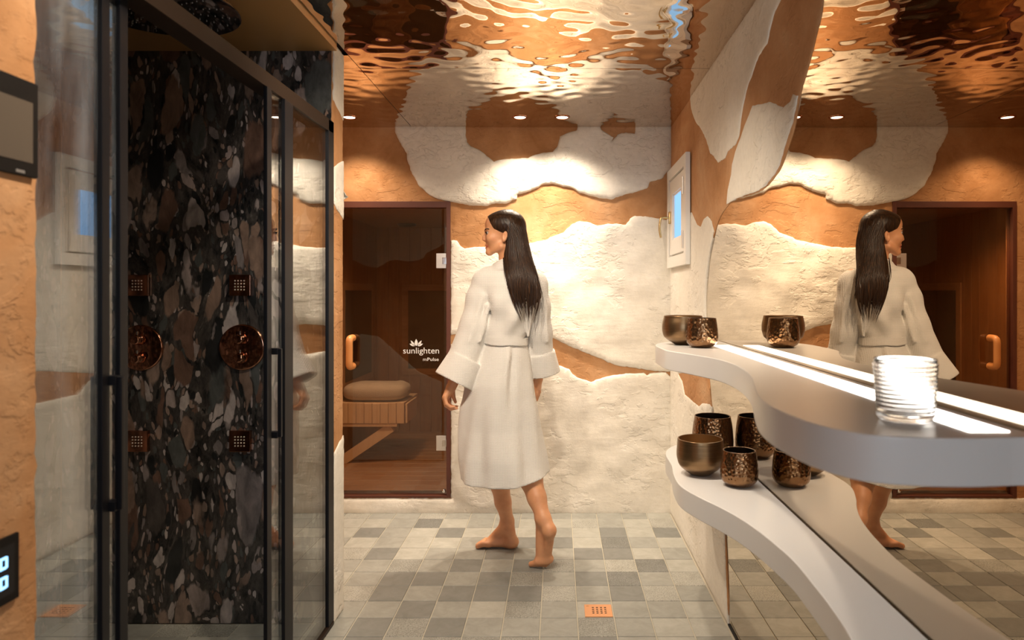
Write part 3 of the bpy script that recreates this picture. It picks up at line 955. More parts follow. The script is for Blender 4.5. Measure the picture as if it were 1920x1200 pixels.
SB, SL, SR_, SZ = 6.1, -1.59, -0.60, 1.897
cab = box('wall_sauna', (SL - 0.1, SB + 0.012, 0), (-0.55, SB + 0.08, 2.0), M['sauna_wood_z']); tag(cab, 'wood panelled back wall of the sauna', kind='structure')
pw = 0.094
for i in range(11):
    x = SL + i * pw
    box('plank', (x + 0.0012, SB, 0.0), (x + pw - 0.0012, SB + 0.012, SZ), M['sauna_wood_z'], cab, 0.0015, 1)
cabl = box('wall_sauna_left', (SL - 0.08, DB + 0.10, 0), (SL - 0.012, SB + 0.08, 2.0), M['sauna_wood_z']); tag(cabl, 'wood panelled left wall of the sauna', kind='structure')
for i in range(21):
    y = DB + 0.11 + i * 0.095
    if y + 0.095 > SB: break
    box('plank', (SL - 0.012, y + 0.0012, 0.0), (SL, y + 0.0938, SZ), M['sauna_wood_z'], cabl, 0.0015, 1)
cabr = box('wall_sauna_right', (SR_, DB + 0.10, 0), (SR_ + 0.05, SB + 0.08, 2.0), M['sauna_wood_z']); tag(cabr, 'wood panelled right wall of the sauna', kind='structure')
cabc = box('ceiling_sauna', (SL - 0.05, DB + 0.095, SZ), (-0.55, SB + 0.08, SZ + 0.05), M['sauna_wood_x']); tag(cabc, 'wooden ceiling of the sauna', kind='structure')
cabf = box('floor_sauna', (SL - 0.05, DB + 0.06, 0.0), (-0.55, SB + 0.08, 0.085), M['dark_panel']); tag(cabf, 'slatted wooden floor of the sauna', kind='structure')
for i in range(17):
    y = DB + 0.11 + i * 0.113
    box('floor_board', (SL + 0.005, y, 0.086), (SR_ - 0.005, min(y + 0.106, SB - 0.01), 0.104), M['sauna_wood_x'], cabf, 0.002, 1)
def hp_panel(lo, hi, axis, label):
    e = empty('heater_panel', ((lo[0] + hi[0]) / 2, (lo[1] + hi[1]) / 2, lo[2])); tag(e, label, 'heater', 'sauna heater panels')
    under(e, box('panel', lo, hi, M['dark_panel'], None, 0.003))
    t = 0.055
    if axis == 'Y':
        b_ = [((lo[0] - t, lo[1] + 0.004, lo[2] - t), (lo[0], hi[1], hi[2] + t)), ((hi[0], lo[1] + 0.004, lo[2] - t), (hi[0] + t, hi[1], hi[2] + t)),
              ((lo[0], lo[1] + 0.004, hi[2]), (hi[0], hi[1], hi[2] + t)), ((lo[0], lo[1] + 0.004, lo[2] - t), (hi[0], hi[1], lo[2]))]
    else:
        b_ = [((lo[0], lo[1] - t, lo[2] - t), (hi[0] - 0.004, lo[1], hi[2] + t)), ((lo[0], hi[1], lo[2] - t), (hi[0] - 0.004, hi[1] + t, hi[2] + t)),
              ((lo[0], lo[1], hi[2]), (hi[0] - 0.004, hi[1], hi[2] + t)), ((lo[0], lo[1], lo[2] - t), (hi[0] - 0.004, hi[1], lo[2]))]
    under(e, boxes('surround', b_, M['sauna_wood_x'], None, 0.002))
hp_panel((-1.318, SB - 0.020, 0.66), (-0.88, SB - 0.001, 1.343), 'Y', 'dark heater panel in wooden surround on the sauna back wall')
hp_panel((SL + 0.001, 5.12, 0.66), (SL + 0.020, 5.83, 1.343), 'X', 'dark heater panel in wooden surround on the sauna left wall')
vx, vy = (763 - X0) * 5.75 / F, 5.75
tag(lathe('ceiling_vent', [(0, -0.02), (0.062, -0.02), (0.074, -0.012), (0.076, 0.0), (0, 0)], M['black_metal'], (vx, vy, SZ - 0.001), 32), 'round black ceiling disc inside the sauna', 'vent')  # a vent disc in the sauna ceiling
# bench: plank apron, top, diagonal brace
bz1, bz0 = H - (756 - YH) * 4.95 / F, H - (794 - YH) * 4.95 / F
bench = empty('sauna_bench', (-1.25, 5.1, 0.1)); tag(bench, 'light wooden sauna bench with vertical plank front and diagonal brace', 'bench')
bx1 = (764 - X0) * 4.95 / F
under(bench, box('bench_top', (SL + 0.002, 4.96, bz1 - 0.03), (bx1 - 0.03, 5.45, bz1 - 0.001), M['bench_wood'], None, 0.003))
npl = 9
for i in range(npl):
    w_ = 0.0575
    x1 = bx1 - 0.022 - i * w_
    if x1 - w_ < SL: break
    under(bench, box('plank', (x1 - w_ + 0.0015, 4.945, bz0), (x1 - 0.0015, 4.962, bz1 + 0.004 * math.cos(i)), M['bench_wood'], None, 0.003))
under(bench, box('end_plank', (bx1 - 0.019, 4.962, bz0), (bx1 - 0.003, 5.3, bz1 - 0.005), M['bench_wood'], None, 0.006))
under(bench, box('rail', (SL + 0.002, 4.95, bz0 - 0.024), (bx1 - 0.075, 4.975, bz0 - 0.002), M['bench_wood'], None, 0.002))
bm = bmesh.new()
a_, b2_ = Vector((bx1 - 0.12, 4.962, bz0 - 0.03)), Vector((SL + 0.01, 4.962, bz0 - 0.03 - 0.26))
dn = (b2_ - a_).normalized(); nn = Vector((-dn.z, 0, dn.x)) * 0.034
vs = [Vector(v) for v in (a_ + nn, a_ - nn, b2_ - nn, b2_ + nn)]
lo_ = [bm.verts.new(v + Vector((0, 0, 0))) for v in vs]; hi_ = [bm.verts.new(v + Vector((0, 0.04, 0))) for v in vs]
bm.faces.new(lo_); bm.faces.new(hi_)
for i in range(4): bm.faces.new((lo_[i], lo_[(i + 1) % 4], hi_[(i + 1) % 4], hi_[i]))
under(bench, bm_obj('brace', bm, M['bench_wood'], None))
# folded towel cushion
bm = bmesh.new()
r = bmesh.ops.create_uvsphere(bm, u_segments=40, v_segments=20, radius=1)
for v in r['verts']:
    c = v.co.copy()
    sx = math.copysign(abs(c.x) ** 0.45, c.x); sy = math.copysign(abs(c.y) ** 0.6, c.y); sz = math.copysign(abs(c.z) ** 0.7, c.z)
    nz = noise.noise(Vector((c.x * 2, c.y * 2, c.z * 2))) * 0.08
    v.co = Vector((-1.34 + sx * 0.235, 5.14 + sy * 0.17, bz1 + 0.066 + sz * (0.066 + nz * 0.14 * max(0, c.z))))
tag(bm_obj('towel_cushion', bm, M['towelling'], None, True, 80), 'rolled beige towelling cushion on the sauna bench', 'cushion')
tag(lathe('spot_fixture', [(0, 0.012), (0.012, 0.012), (0.016, 0.006), (0.018, 0)], M['lamp_glow'], (SL + 0.002, 5.05, 0.25), 20, axis='X'), 'small glowing spot low in the sauna below the bench', 'light')

# ------------------------------------------------------------------ shower enclosure
enc = empty('shower_enclosure', (XG, 2.0, 0)); tag(enc, 'black framed glass shower enclosure with its sliding doors pushed open', 'shower')
ZT0, ZT1 = 1.955, 2.003
under(enc, box('top_beam', (XG - 0.058, YE - 0.01, ZT0), (XG + 0.004, 2.765, ZT1), M['bronze_metal'], None, 0.002))
under(enc, box('floor_track', (XG - 0.058, YE, 0.0005), (XG + 0.006, 2.765, 0.016), M['bronze_metal'], None, 0.002))
under(enc, box('wall_profile', (XG - 0.020, 2.705, 0.016), (XG + 0.004, 2.768, ZT1 - 0.002), M['black_metal'], None, 0.002))
under(enc, box('wall_profile', (XG - 0.062, YE - 0.012, 0.016), (XG - 0.036, YE + 0.010, ZT0), M['black_metal'], None, 0.002))
def sheet(name, x, y0, y1, z0, z1, mat):
    return under(enc, box(name, (x - 0.006, y0, z0), (x, y1, z1), mat))
sheet('fixed_pane', XG - 0.056, YE, 1.44, 0.016, ZT0, M['shower_glass_hazed'])
sheet('fixed_pane', XG - 0.015, 2.29, 2.71, 0.016, ZT0, M['shower_glass'])
sheet('door_pane', XG - 0.044, YE, 1.49, 0.018, ZT0, M['shower_glass_hazed'])
sheet('door_pane', XG - 0.003, 2.14, 2.71, 0.018, ZT0, M['shower_glass'])
for y0, y1, x in ((1.421, 1.446, -0.041), (1.479, 1.507, -0.041), (2.124, 2.158, 0.002), (2.262, 2.332, 0.002)):
    under(enc, box('post', (XG + x - 0.006, y0, 0.016), (XG + x + 0.006, y1, ZT0), M['black_metal'], None, 0.0015))
for yc, hx0 in ((1.452, -0.041), (2.182, 0.0)):
    hb = under(enc, box('door_handle', (XG + hx0 + 0.018, yc - 0.006, 0.868), (XG + hx0 + 0.030, yc + 0.006, 1.146), M['black_metal'], None, 0.002))
    for zc in (0.876, 1.138):
        st = box('standoff', (XG + hx0 - 0.003, yc - 0.012, zc - 0.010), (XG + hx0 + 0.020, yc + 0.012, zc + 0.010), M['black_metal'], None, 0.001)
        st.parent = hb

# rain shower head under the brass ceiling
hx_, hy_ = (293 - X0) * 2.19 / F, 2.19
rs = empty('rain_shower', (hx_, hy_, ZC - 0.10)); tag(rs, 'large round dark chrome rain shower head at the ceiling', 'shower head')
under(rs, lathe('shower_disc', [(0, 0.014), (0.22, 0.014), (0.243, 0.008), (0.245, 0.002), (0.240, 0), (0, 0)], M['chrome_dark'], (hx_, hy_, ZC - 0.10), 72))
under(rs, lathe('drop_pipe', [(0.014, 0.014), (0.014, 0.072), (0, 0.072)], M['chrome_dark'], (hx_, hy_, ZC - 0.10), 20))
bm = bmesh.new()
for k in range(18):
    for rr_ in range(3, 11):
        a = 2 * PI * k / 18 + (rr_ % 2) * 0.02
        c = Vector((hx_ + rr_ * 0.021 * math.cos(a), hy_ + rr_ * 0.021 * math.sin(a), ZC - 0.1015))
        t = bmesh.ops.create_icosphere(bm, subdivisions=1, radius=0.002)
        for v in t['verts']: v.co += c
noz = under(rs, bm_obj('nozzles', bm, M['nozzle'], None, True)); noz['kind'] = 'stuff'

# square copper body jets and round thermostat plates on the marble
def P_m(px, py): return P(px, py, DP)
jets = [(262, 535, 'copper body jet above the left shower valve'), (453, 535, 'copper body jet above the right shower valve'),
        (262, 826, 'copper body jet below the left shower valve'), (453, 826, 'copper body jet below the right shower valve')]
for px, py, lab in jets:
    c = P_m(px, py)
    e = empty('body_jet', c); tag(e, 'square ' + lab, 'shower jet', 'copper body jets')
    s = 0.042
    under(e, box('plate', (c.x - s, DP - 0.018, c.z - s), (c.x + s, DP - 0.0005, c.z + s), M['copper'], None, 0.002))
    bm = bmesh.new()
    for i in range(4):
        for j in range(4):
            t = bmesh.ops.create_icosphere(bm, subdivisions=2, radius=0.0032)
            for v in t['verts']: v.co += Vector((c.x + (i - 1.5) * 0.012, DP - 0.0185, c.z + (j - 1.5) * 0.012))
    under(e, bm_obj('nozzles', bm, M['steel_satin'], None, True))
for px, py, lab in [(264, 652, 'round copper shower valve with two knobs, left one'), (455, 651, 'round copper shower valve with two knobs, right one')]:
    c = P_m(px, py)
    e = empty('shower_valve', c); tag(e, lab, 'shower valve', 'copper shower valves')
    under(e, lathe('plate', [(0, 0.010), (0.086, 0.010), (0.0905, 0.0075), (0.092, 0.003), (0.092, 0.0005), (0, 0.0005)], M['copper'], (c.x, DP, c.z), 64, axis='Y'))
    for dz in (0.034, -0.040):
        k = under(e, lathe('knob', [(0, 0.052), (0.015, 0.052), (0.0185, 0.049), (0.0185, 0.032), (0.021, 0.029), (0.021, 0.011), (0, 0.011)], M['copper'], (c.x + 0.004, DP, c.z + dz), 28, axis='Y',
                             mod=lambda r, z, a: r + (0.0008 * math.cos(a * 14) if r > 0.015 else 0)))
        bm = bmesh.new()
        sweep(bm, [(c.x + 0.004, DP - 0.030, c.z + dz + 0.018), (c.x + 0.004, DP - 0.030, c.z + dz + 0.032)], [0.0035, 0.0045], 10)
        under(e, bm_obj('knob_lever', bm, M['chrome'], None, True))

# ------------------------------------------------------------------ drain
dr = empty('floor_drain', ((DRAIN[0] + DRAIN[1]) / 2, (DRAIN[2] + DRAIN[3]) / 2, 0)); tag(dr, 'square copper floor drain with sixteen small holes', 'drain')
under(dr, box('cover', (DRAIN[0], DRAIN[2], -0.001), (DRAIN[1], DRAIN[3], 0.0035), M['copper_matte'], None, 0.001))
cxd, cyd = (DRAIN[0] + DRAIN[1]) / 2 + 0.004, (DRAIN[2] + DRAIN[3]) / 2
hl = [((cxd + (i - 1.5) * 0.017 - 0.0042, cyd + (j - 1.5) * 0.0165 - 0.0035, 0.0034), (cxd + (i - 1.5) * 0.017 + 0.0042, cyd + (j - 1.5) * 0.0165 + 0.0035, 0.0038)) for i in range(4) for j in range(4)]
under(dr, boxes('holes', hl, M['hole'], None))
under(dr, box('maker_mark', (DRAIN[0] + 0.008, DRAIN[3] - 0.018, 0.0034), (DRAIN[0] + 0.018, DRAIN[3] - 0.014, 0.0037), M['pot_inside'], None))

# ------------------------------------------------------------------ shelves on the mirror
def shelf_pt(px, py, z):
    d = (H - z) * F / (py - YH)
    return Vector(((px - X0) * d / F, d))
ZU, ZL = 1.12, 0.688
UP = [(1240, 653), (1253, 657.5), (1280, 661.7), (1313, 667), (1346, 673), (1371, 680.5), (1388, 688.5), (1401, 698), (1409, 708), (1413, 720), (1416.5, 733), (1423, 745), (1436, 756), (1462, 770),
      (1523, 793.5), (1600, 811), (1667, 818), (1750, 821.5), (1833, 822), (1900, 820)]
up2 = [shelf_pt(x, y, ZU) for x, y in UP]
BK = XR - 0.004
upl = [Vector((BK, 2.96)), Vector((0.60, 2.955)), Vector((0.50, 2.91)), Vector((0.42, 2.82)), Vector((0.378, 2.70))] + up2
upl = catmull(upl, 5)
upl += [Vector((BK, upl[-1].y))]
us = empty('shelf', (BK, 1.9, ZU - 0.068)); tag(us, 'upper white wavy shelf with glowing light strip on the mirror', 'shelf')
under(us, extrude_poly('shelf_board', [(p.x, p.y) for p in upl], ZU - 0.068, ZU, 'Z', M['solid_surface'], None, 0.003))
under(us, box('light_strip', (0.592, 1.0, ZU - 0.002), (0.651, 2.66, ZU + 0.0012), M['led_strip']))
LO = [(1259, 872), (1263, 890), (1276, 911), (1311, 932), (1346, 949), (1382, 968.5), (1417, 992), (1452.5, 1020), (1488, 1052), (1523, 1094), (1559, 1141), (1594, 1196)]
lo2 = [shelf_pt(x, y, ZL) for x, y in LO]
lol = [Vector((BK, 2.99)), Vector((0.58, 2.97)), Vector((0.48, 2.88)), Vector((0.425, 2.75))] + lo2 + [Vector((0.500, 1.10)), Vector((0.475, 0.98)), Vector((0.46, 0.86))]
lol = catmull(lol, 5) + [Vector((BK, 0.84))]
ls = empty('shelf', (BK, 1.9, ZL - 0.072)); tag(ls, 'lower white curved shelf sweeping along the mirror', 'shelf')
under(ls, extrude_poly('shelf_board', [(p.x, p.y) for p in lol], ZL - 0.072, ZL, 'Z', M['solid_surface'], None, 0.003))
under(us, box('under_shelf_strip', (0.610, 1.0, ZU - 0.0705), (0.640, 2.75, ZU - 0.0675), M['led_strip']))

# ------------------------------------------------------------------ metal bowls
def bowl(px, base_y, d, z, rmax, height, rim, foot, style, label):
    x = (px - X0) * d / F
    e = empty('bowl', (x, d, z)); tag(e, label, 'bowl', 'bronze bowls on the shelves')
    out = []
    if style == 'round':
        prof = [(0.0, 0.0), (foot, 0.0), (foot * 1.35, height * 0.06), (rmax * 0.86, height * 0.24), (rmax * 0.97, height * 0.42), (rmax, height * 0.56), (rmax * 0.985, height * 0.75), (rim * 1.015, height * 0.93), (rim, height)]
    else:
        prof = [(0.0, 0.0), (foot, 0.0), (foot * 1.3, height * 0.035), (rmax * 0.93, height * 0.16), (rmax, height * 0.34), (rmax * 0.985, height * 0.55), (rmax * 0.94, height * 0.78), (rim * 1.01, height * 0.95), (rim, height)]
    sm = [Vector((r, z_)) for r, z_ in prof[1:]]
    sm = [(v.x, v.y) for v in catmull(sm, 4)]
    t = 0.004
    full = [(0.0, 0.0)] + sm
    b_ = lathe('body', full + [(rim - t * 0.5, height + 0.001), (rim - t, height)], M['pot_brushed' if style == 'round' else 'pot_hammered'], (0, 0, 0), 56, sharp=60)
    ins = [(rim - t, height)] + [(max(0, r - t), max(z_, 0.006)) for r, z_ in sm[::-1]] + [(0, 0.006)]
    i_ = lathe('inside', ins, M['pot_inside' if style == 'round' else 'pot_inside_dark'], (0, 0, 0), 56, sharp=60)
    b_.parent = e; i_.parent = e
    return e
bowl(1280.5, 649, 2.70, ZU + 0.0005, 0.081, 0.112, 0.074, 0.030, 'round', 'brushed bronze round bowl at the far end of the upper shelf')
bowl(1316, 655, 2.56, ZU + 0.0005, 0.059, 0.108, 0.052, 0.030, 'cup', 'small hammered bronze bowl beside the light strip on the upper shelf')
bowl(1313, 894, 2.42, ZL + 0.0005, 0.082, 0.125, 0.078, 0.032, 'round', 'brushed bronze round bowl on the lower shelf')
bowl(1336, 870, 2.68, ZL + 0.0005, 0.079, 0.158, 0.069, 0.040, 'cup', 'tall dark hammered bowl at the back of the lower shelf')
bowl(1386, 910, 2.28, ZL + 0.0005, 0.061, 0.116, 0.053, 0.032, 'cup', 'small hammered copper bowl nearest the mirror on the lower shelf')

# ------------------------------------------------------------------ beaded glass tumbler
tx, ty = (1697 - X0) * 1.095 / F, 1.095
R0, HT = 0.0455, 0.097
prof_o = [(0.0, 0.0), (0.036, 0.0), (0.0395, 0.003)]
nring = 13
for i in range(nring * 6 + 1):
    z_ = 0.006 + (HT - 0.012) * i / (nring * 6)
    r_ = 0.0405 + (R0 - 0.0405) * (z_ / HT)
    prof_o.append((r_ + 0.0011 * abs(math.sin(PI * i / 6)), z_))
prof_o += [(R0 + 0.0002, HT - 0.003), (R0 - 0.0005, HT - 0.0003), (R0 - 0.002, HT - 0.0006)]
prof_i = [(R0 - 0.003, HT - 0.004), (0.0385, 0.014), (0.036, 0.010), (0.0, 0.009)]
def beads(r, z, a):
    if r > 0.039 and 0.006 < z < HT - 0.006:
        return r + 0.0009 * abs(math.cos(a * 24))
    return r
tum = lathe('glass_tumbler', prof_o + prof_i, M['clear_glass'], (0, 0, 0), 144, sharp=70, mod=beads)
tum.location = (tx, ty, ZU + 0.0005)
tag(tum, 'beaded clear glass tumbler standing on the upper shelf', 'glass')

# ------------------------------------------------------------------ control panels on the near left wall
def LWp(px, py):
    d = XG * F / (px - X0); return (d, H - (py - YH) * d / F)
xf = XG + 0.001
cp = empty('control_panel', (xf, 1.1, 1.45)); tag(cp, 'dark framed touch panel on the near left wall', 'control panel')
y1 = LWp(63, 0)[0]; y0 = y1 - 0.150
ztop = LWp(71, 162)[1]; zbot = LWp(71, 338)[1]
under(cp, box('housing', (xf, y0, zbot), (xf + 0.008, y1, ztop), M['panel_frame'], None, 0.003))
ys1 = LWp(51, 0)[0]
under(cp, box('screen', (xf + 0.0075, y0 + 0.012, LWp(60, 309)[1]), (xf + 0.0088, ys1, LWp(60, 197)[1]), M['screen_off'], None))
ym, zm = LWp(22, 0)[0], LWp(26, 321)[1]
under(cp, box('maker_mark', (xf + 0.0075, ym - 0.003, zm - 0.002), (xf + 0.0086, ym + 0.016, zm + 0.003), M['panel_text'], None))
th = empty('thermostat', (xf, 1.1, 0.81)); tag(th, 'black thermostat with glowing blue digits on the near left wall', 'thermostat')
y1 = LWp(29, 0)[0]; y0 = y1 - 0.115
zt, zb = LWp(35, 994)[1], LWp(35, 1116)[1]
under(th, box('housing', (xf, y0, zb), (xf + 0.006, y1, zt), M['panel_frame'], None, 0.002))
under(th, box('display', (xf + 0.0055, y0 + 0.012, zb + 0.014), (xf + 0.0068, y1 - 0.012, zt - 0.014), M['hole'], None))
ye = LWp(5, 0)[0]
for (pa, pb) in ((1039, 1062), (1075, 1098)):
    z1_, z0_ = LWp(11, pa)[1], LWp(11, pb)[1]
    w_, t_ = 0.016, 0.0042
    for k in range(3):
        yb_ = ye - k * 0.024
        dig = boxes('digit', [((xf + 0.0066, yb_ - w_, z0_), (xf + 0.0076, yb_ - w_ + t_, z1_)), ((xf + 0.0066, yb_ - t_, z0_ + 0.001), (xf + 0.0076, yb_, z1_ - 0.001)),
                              ((xf + 0.0066, yb_ - w_ + t_, z0_), (xf + 0.0076, yb_ - t_ + 0.001, z0_ + t_)), ((xf + 0.0066, yb_ - w_ + t_, z1_ - t_), (xf + 0.0076, yb_ - t_ + 0.001, z1_))], M['digit_blue'])
        under(th, dig)

# ------------------------------------------------------------------ downlights
LAB = ['leftmost recessed downlight above the sauna door', 'middle recessed downlight over the white plaster wave', 'right recessed downlight over the white plaster wave']
for i, (x, y) in enumerate(DOWNLIGHTS + DOWNLIGHTS_NEAR):
    e = empty('downlight', (x, y, ZC)); tag(e, LAB[i] if i < 3 else 'recessed ceiling downlight above the near part of the room', 'downlight', 'recessed ceiling downlights')
    under(e, lathe('trim_ring', [(0.032, -0.002), (0.036, -0.005), (0.043, -0.004), (0.046, 0.0015), (0.032, 0.0015)], M['copper'], (x, y, ZC), 40))
    under(e, lathe('lens', [(0.0, -0.0015), (0.0325, -0.0015)], M['lamp_glow'], (x, y, ZC), 32))

# ------------------------------------------------------------------ distance-field modelling for the person
class Field:
    def __init__(self, lo, hi, h):
        self.h = h
        self.lo = np.array(lo, float)
        self.n = np.ceil((np.array(hi) - self.lo) / h).astype(int) + 1
        self.D = np.full(self.n, 0.3, np.float32)
        self.ax = [self.lo[i] + h * np.arange(self.n[i]) for i in range(3)]
    def region(self, lo, hi):
        s = []
        for i in range(3):
            a = max(0, int((lo[i] - self.lo[i]) / self.h)); b = min(self.n[i], int((hi[i] - self.lo[i]) / self.h) + 2)
            s.append(slice(a, max(a, b)))
        s = tuple(s)
        return s, self.ax[0][s[0]][:, None, None], self.ax[1][s[1]][None, :, None], self.ax[2][s[2]][None, None, :]
    def blend(self, s, d, k):
        D = self.D[s]
        if k <= 0:
            self.D[s] = np.minimum(D, d)
        else:
            hh = np.maximum(k - np.abs(D - d), 0) / k
            self.D[s] = np.minimum(D, d) - hh * hh * k * 0.25
    def cap(self, a, b, ra, rb, k=0.01):
        a, b = np.array(a, float), np.array(b, float)
        m = max(ra, rb) + k + 0.02
        s, x, y, z = self.region(np.minimum(a, b) - m, np.maximum(a, b) + m)
        ba = b - a; L = (ba * ba).sum() + 1e-12
        t = np.clip(((x - a[0]) * ba[0] + (y - a[1]) * ba[1] + (z - a[2]) * ba[2]) / L, 0, 1)
        d = np.sqrt((x - a[0] - t * ba[0]) ** 2 + (y - a[1] - t * ba[1]) ** 2 + (z - a[2] - t * ba[2]) ** 2) - (ra + (rb - ra) * t)
        self.blend(s, d, k)
    def chain(self, pts, rad, k=0.01):
        for i in range(len(pts) - 1):
            self.cap(pts[i], pts[i + 1], rad[i], rad[i + 1], k)
    def ell(self, c, r, k=0.01, tilt=0.0, sub=False):
        c, r = np.array(c, float), np.array(r, float)
        m = r.max() + k + 0.02
        s, x, y, z = self.region(c - m, c + m)
        X, Y, Z = x - c[0], y - c[1], z - c[2]
        if tilt:
            X, Z = X * math.cos(tilt) + Z * math.sin(tilt), -X * math.sin(tilt) + Z * math.cos(tilt)
        k0 = np.sqrt((X / r[0]) ** 2 + (Y / r[1]) ** 2 + (Z / r[2]) ** 2)
        k1 = np.sqrt((X / r[0] ** 2) ** 2 + (Y / r[1] ** 2) ** 2 + (Z / r[2] ** 2) ** 2) + 1e-6
        d = k0 * (k0 - 1) / k1
        if sub:
            D = self.D[s]
            hh = np.maximum(k - np.abs(-d - D), 0) / k
            self.D[s] = np.maximum(D, -d) + hh * hh * k * 0.25
        else:
            self.blend(s, d, k)
    def mesh(self, name, mat, smooth_it=1):
        D = self.D; n = D.shape
        neg = D < 0
        C = np.zeros((n[0] - 1, n[1] - 1, n[2] - 1), np.uint8)
        for dx in (0, 1):
            for dy in (0, 1):
                for dz in (0, 1):
                    C += neg[dx:n[0] - 1 + dx, dy:n[1] - 1 + dy, dz:n[2] - 1 + dz]
        act = np.argwhere((C > 0) & (C < 8))
        idx = np.full(C.shape, -1, np.int64)
        idx[tuple(act.T)] = np.arange(len(act))
        acc = np.zeros((len(act), 3)); cnt = np.zeros(len(act))
        cs = [(0, 0, 0), (1, 0, 0), (0, 1, 0), (1, 1, 0), (0, 0, 1), (1, 0, 1), (0, 1, 1), (1, 1, 1)]
        val = [D[act[:, 0] + c[0], act[:, 1] + c[1], act[:, 2] + c[2]].astype(float) for c in cs]
        for a in range(8):
            for b in range(a + 1, 8):
                ca, cb = np.array(cs[a]), np.array(cs[b])
                if np.abs(ca - cb).sum() != 1: continue
                m = (val[a] < 0) != (val[b] < 0)
                t = np.where(m, val[a] / np.where(m, val[a] - val[b], 1), 0)
                acc += np.where(m[:, None], ca + (cb - ca) * t[:, None], 0); cnt += m
        V = (act + acc / cnt[:, None]) * self.h + self.lo
        faces = []
        for axis in range(3):
            sl0 = [slice(None)] * 3; sl1 = [slice(None)] * 3
            sl0[axis] = slice(0, -1); sl1[axis] = slice(1, None)
            A, B = neg[tuple(sl0)], neg[tuple(sl1)]
            e = np.argwhere(A != B)
            o1, o2 = [(1, 2), (2, 0), (0, 1)][axis]
            ok = (e[:, o1] > 0) & (e[:, o2] > 0) & (e[:, o1] < n[o1] - 1) & (e[:, o2] < n[o2] - 1)
            e = e[ok]
            flip = A[tuple(e.T)]
            def cell(d1, d2):
                q = e.copy(); q[:, o1] -= d1; q[:, o2] -= d2
                return idx[tuple(q.T)]
            F4 = np.stack([cell(1, 1), cell(0, 1), cell(0, 0), cell(1, 0)], 1)
            F4[~flip] = F4[~flip][:, ::-1]
            faces.append(F4)
        Fc = np.concatenate(faces)
        Fc = Fc[(Fc >= 0).all(1)]
        for _ in range(smooth_it):
            S = np.zeros_like(V); c = np.zeros(len(V))
            for a, b in ((0, 1), (1, 2), (2, 3), (3, 0)):
                np.add.at(S, Fc[:, a], V[Fc[:, b]]); np.add.at(c, Fc[:, a], 1)
                np.add.at(S, Fc[:, b], V[Fc[:, a]]); np.add.at(c, Fc[:, b], 1)
            V = V * 0.5 + 0.5 * S / np.maximum(c, 1)[:, None]
        me = bpy.data.meshes.new(name)
        me.vertices.add(len(V)); me.vertices.foreach_set('co', V.ravel())
        me.loops.add(Fc.size); me.loops.foreach_set('vertex_index', Fc.ravel())
        me.polygons.add(len(Fc))
        me.polygons.foreach_set('loop_start', np.arange(0, Fc.size, 4)); me.polygons.foreach_set('loop_total', np.full(len(Fc), 4))
        me.update(calc_edges=True); me.validate()
        me.shade_smooth()
        me.materials.append(mat)
        o = bpy.data.objects.new(name, me); COL.objects.link(o)
        return o

person = empty('person', (-0.25, 3.5, 0))
tag(person, 'barefoot person with long wet brown hair in a white waffle bathrobe, walking away', 'person')
Q = lambda px, py, d: np.array(P(px, py, d))

# ---- body: one continuous surface
body = Field((-0.68, 3.12, -0.01), (0.02, 3.76, 1.76), 0.004)
S = 3.5
px = 3.5 / F
# trunk (under the robe)
body.ell(Q(955, 560, S), (0.125, 0.085, 0.17), 0.03)
body.ell(Q(950, 640, S), (0.095, 0.08, 0.14), 0.04)
body.ell(Q(946, 700, S), (0.115, 0.095, 0.12), 0.04)
body.cap(Q(912, 522, S), Q(1000, 526, S), 0.058, 0.058, 0.04)
# neck and head (face in profile towards -x)
body.cap(Q(951, 458, S), Q(957, 505, S), 0.047, 0.056, 0.02)
body.ell(Q(949, 424, S), (0.096, 0.074, 0.078), 0.01)
body.ell(Q(931, 421, S), (0.056, 0.060, 0.052), 0.02)
body.ell(Q(930, 448, S), (0.054, 0.056, 0.060), 0.025)
for sg in (-1, 1):
    body.cap(Q(919, 472, S + sg * 0.010), Q(940, 462, S + sg * 0.048), 0.014, 0.016, 0.022)      # jaw line
    body.ell(Q(920, 446, S + sg * 0.042), (0.020, 0.014, 0.018), 0.02)                             # cheekbone
    body.cap(Q(910.5, 432, S + sg * 0.010), Q(915, 430.5, S + sg * 0.040), 0.006, 0.006, 0.012)     # brow ridge
body.ell(Q(917, 473.5, S), (0.0165, 0.020, 0.014), 0.014)                                         # chin
body.chain([Q(911.5, 434, S), Q(907.8, 444, S), Q(906.2, 448.8, S)], [0.0055, 0.0065, 0.0072], 0.008)   # nose
body.ell(Q(909.5, 450.5, S), (0.009, 0.0135, 0.0065), 0.006)
body.ell(Q(912.4, 459.3, S), (0.0085, 0.019, 0.0055), 0.007)                                      # lips
body.ell(Q(912.8, 465.0, S), (0.0085, 0.017, 0.0060), 0.007)
for sg in (-1, 1):                                                                                # eye sockets
    body.ell(Q(911.5, 437, S + sg * 0.032), (0.010, 0.014, 0.008), 0.008, sub=True)
    ye_ = S + sg * 0.074
    body.ell(Q(946.5, 443.5, ye_), (0.014, 0.008, 0.029), 0.004, tilt=-0.2)                        # ears
    body.ell(Q(945.3, 443.0, ye_ + sg * 0.008), (0.007, 0.007, 0.016), 0.003, tilt=-0.2, sub=True)
# arms
body.chain([Q(905, 530, S), Q(893, 610, 3.48), Q(866, 680, 3.44), Q(848, 722, 3.42)], [0.050, 0.041, 0.034, 0.0255], 0.02)
body.chain([Q(1003, 535, S), Q(1013, 620, 3.53), Q(1013, 680, 3.58), Q(1009, 708, 3.60)], [0.050, 0.041, 0.034, 0.0250], 0.02)
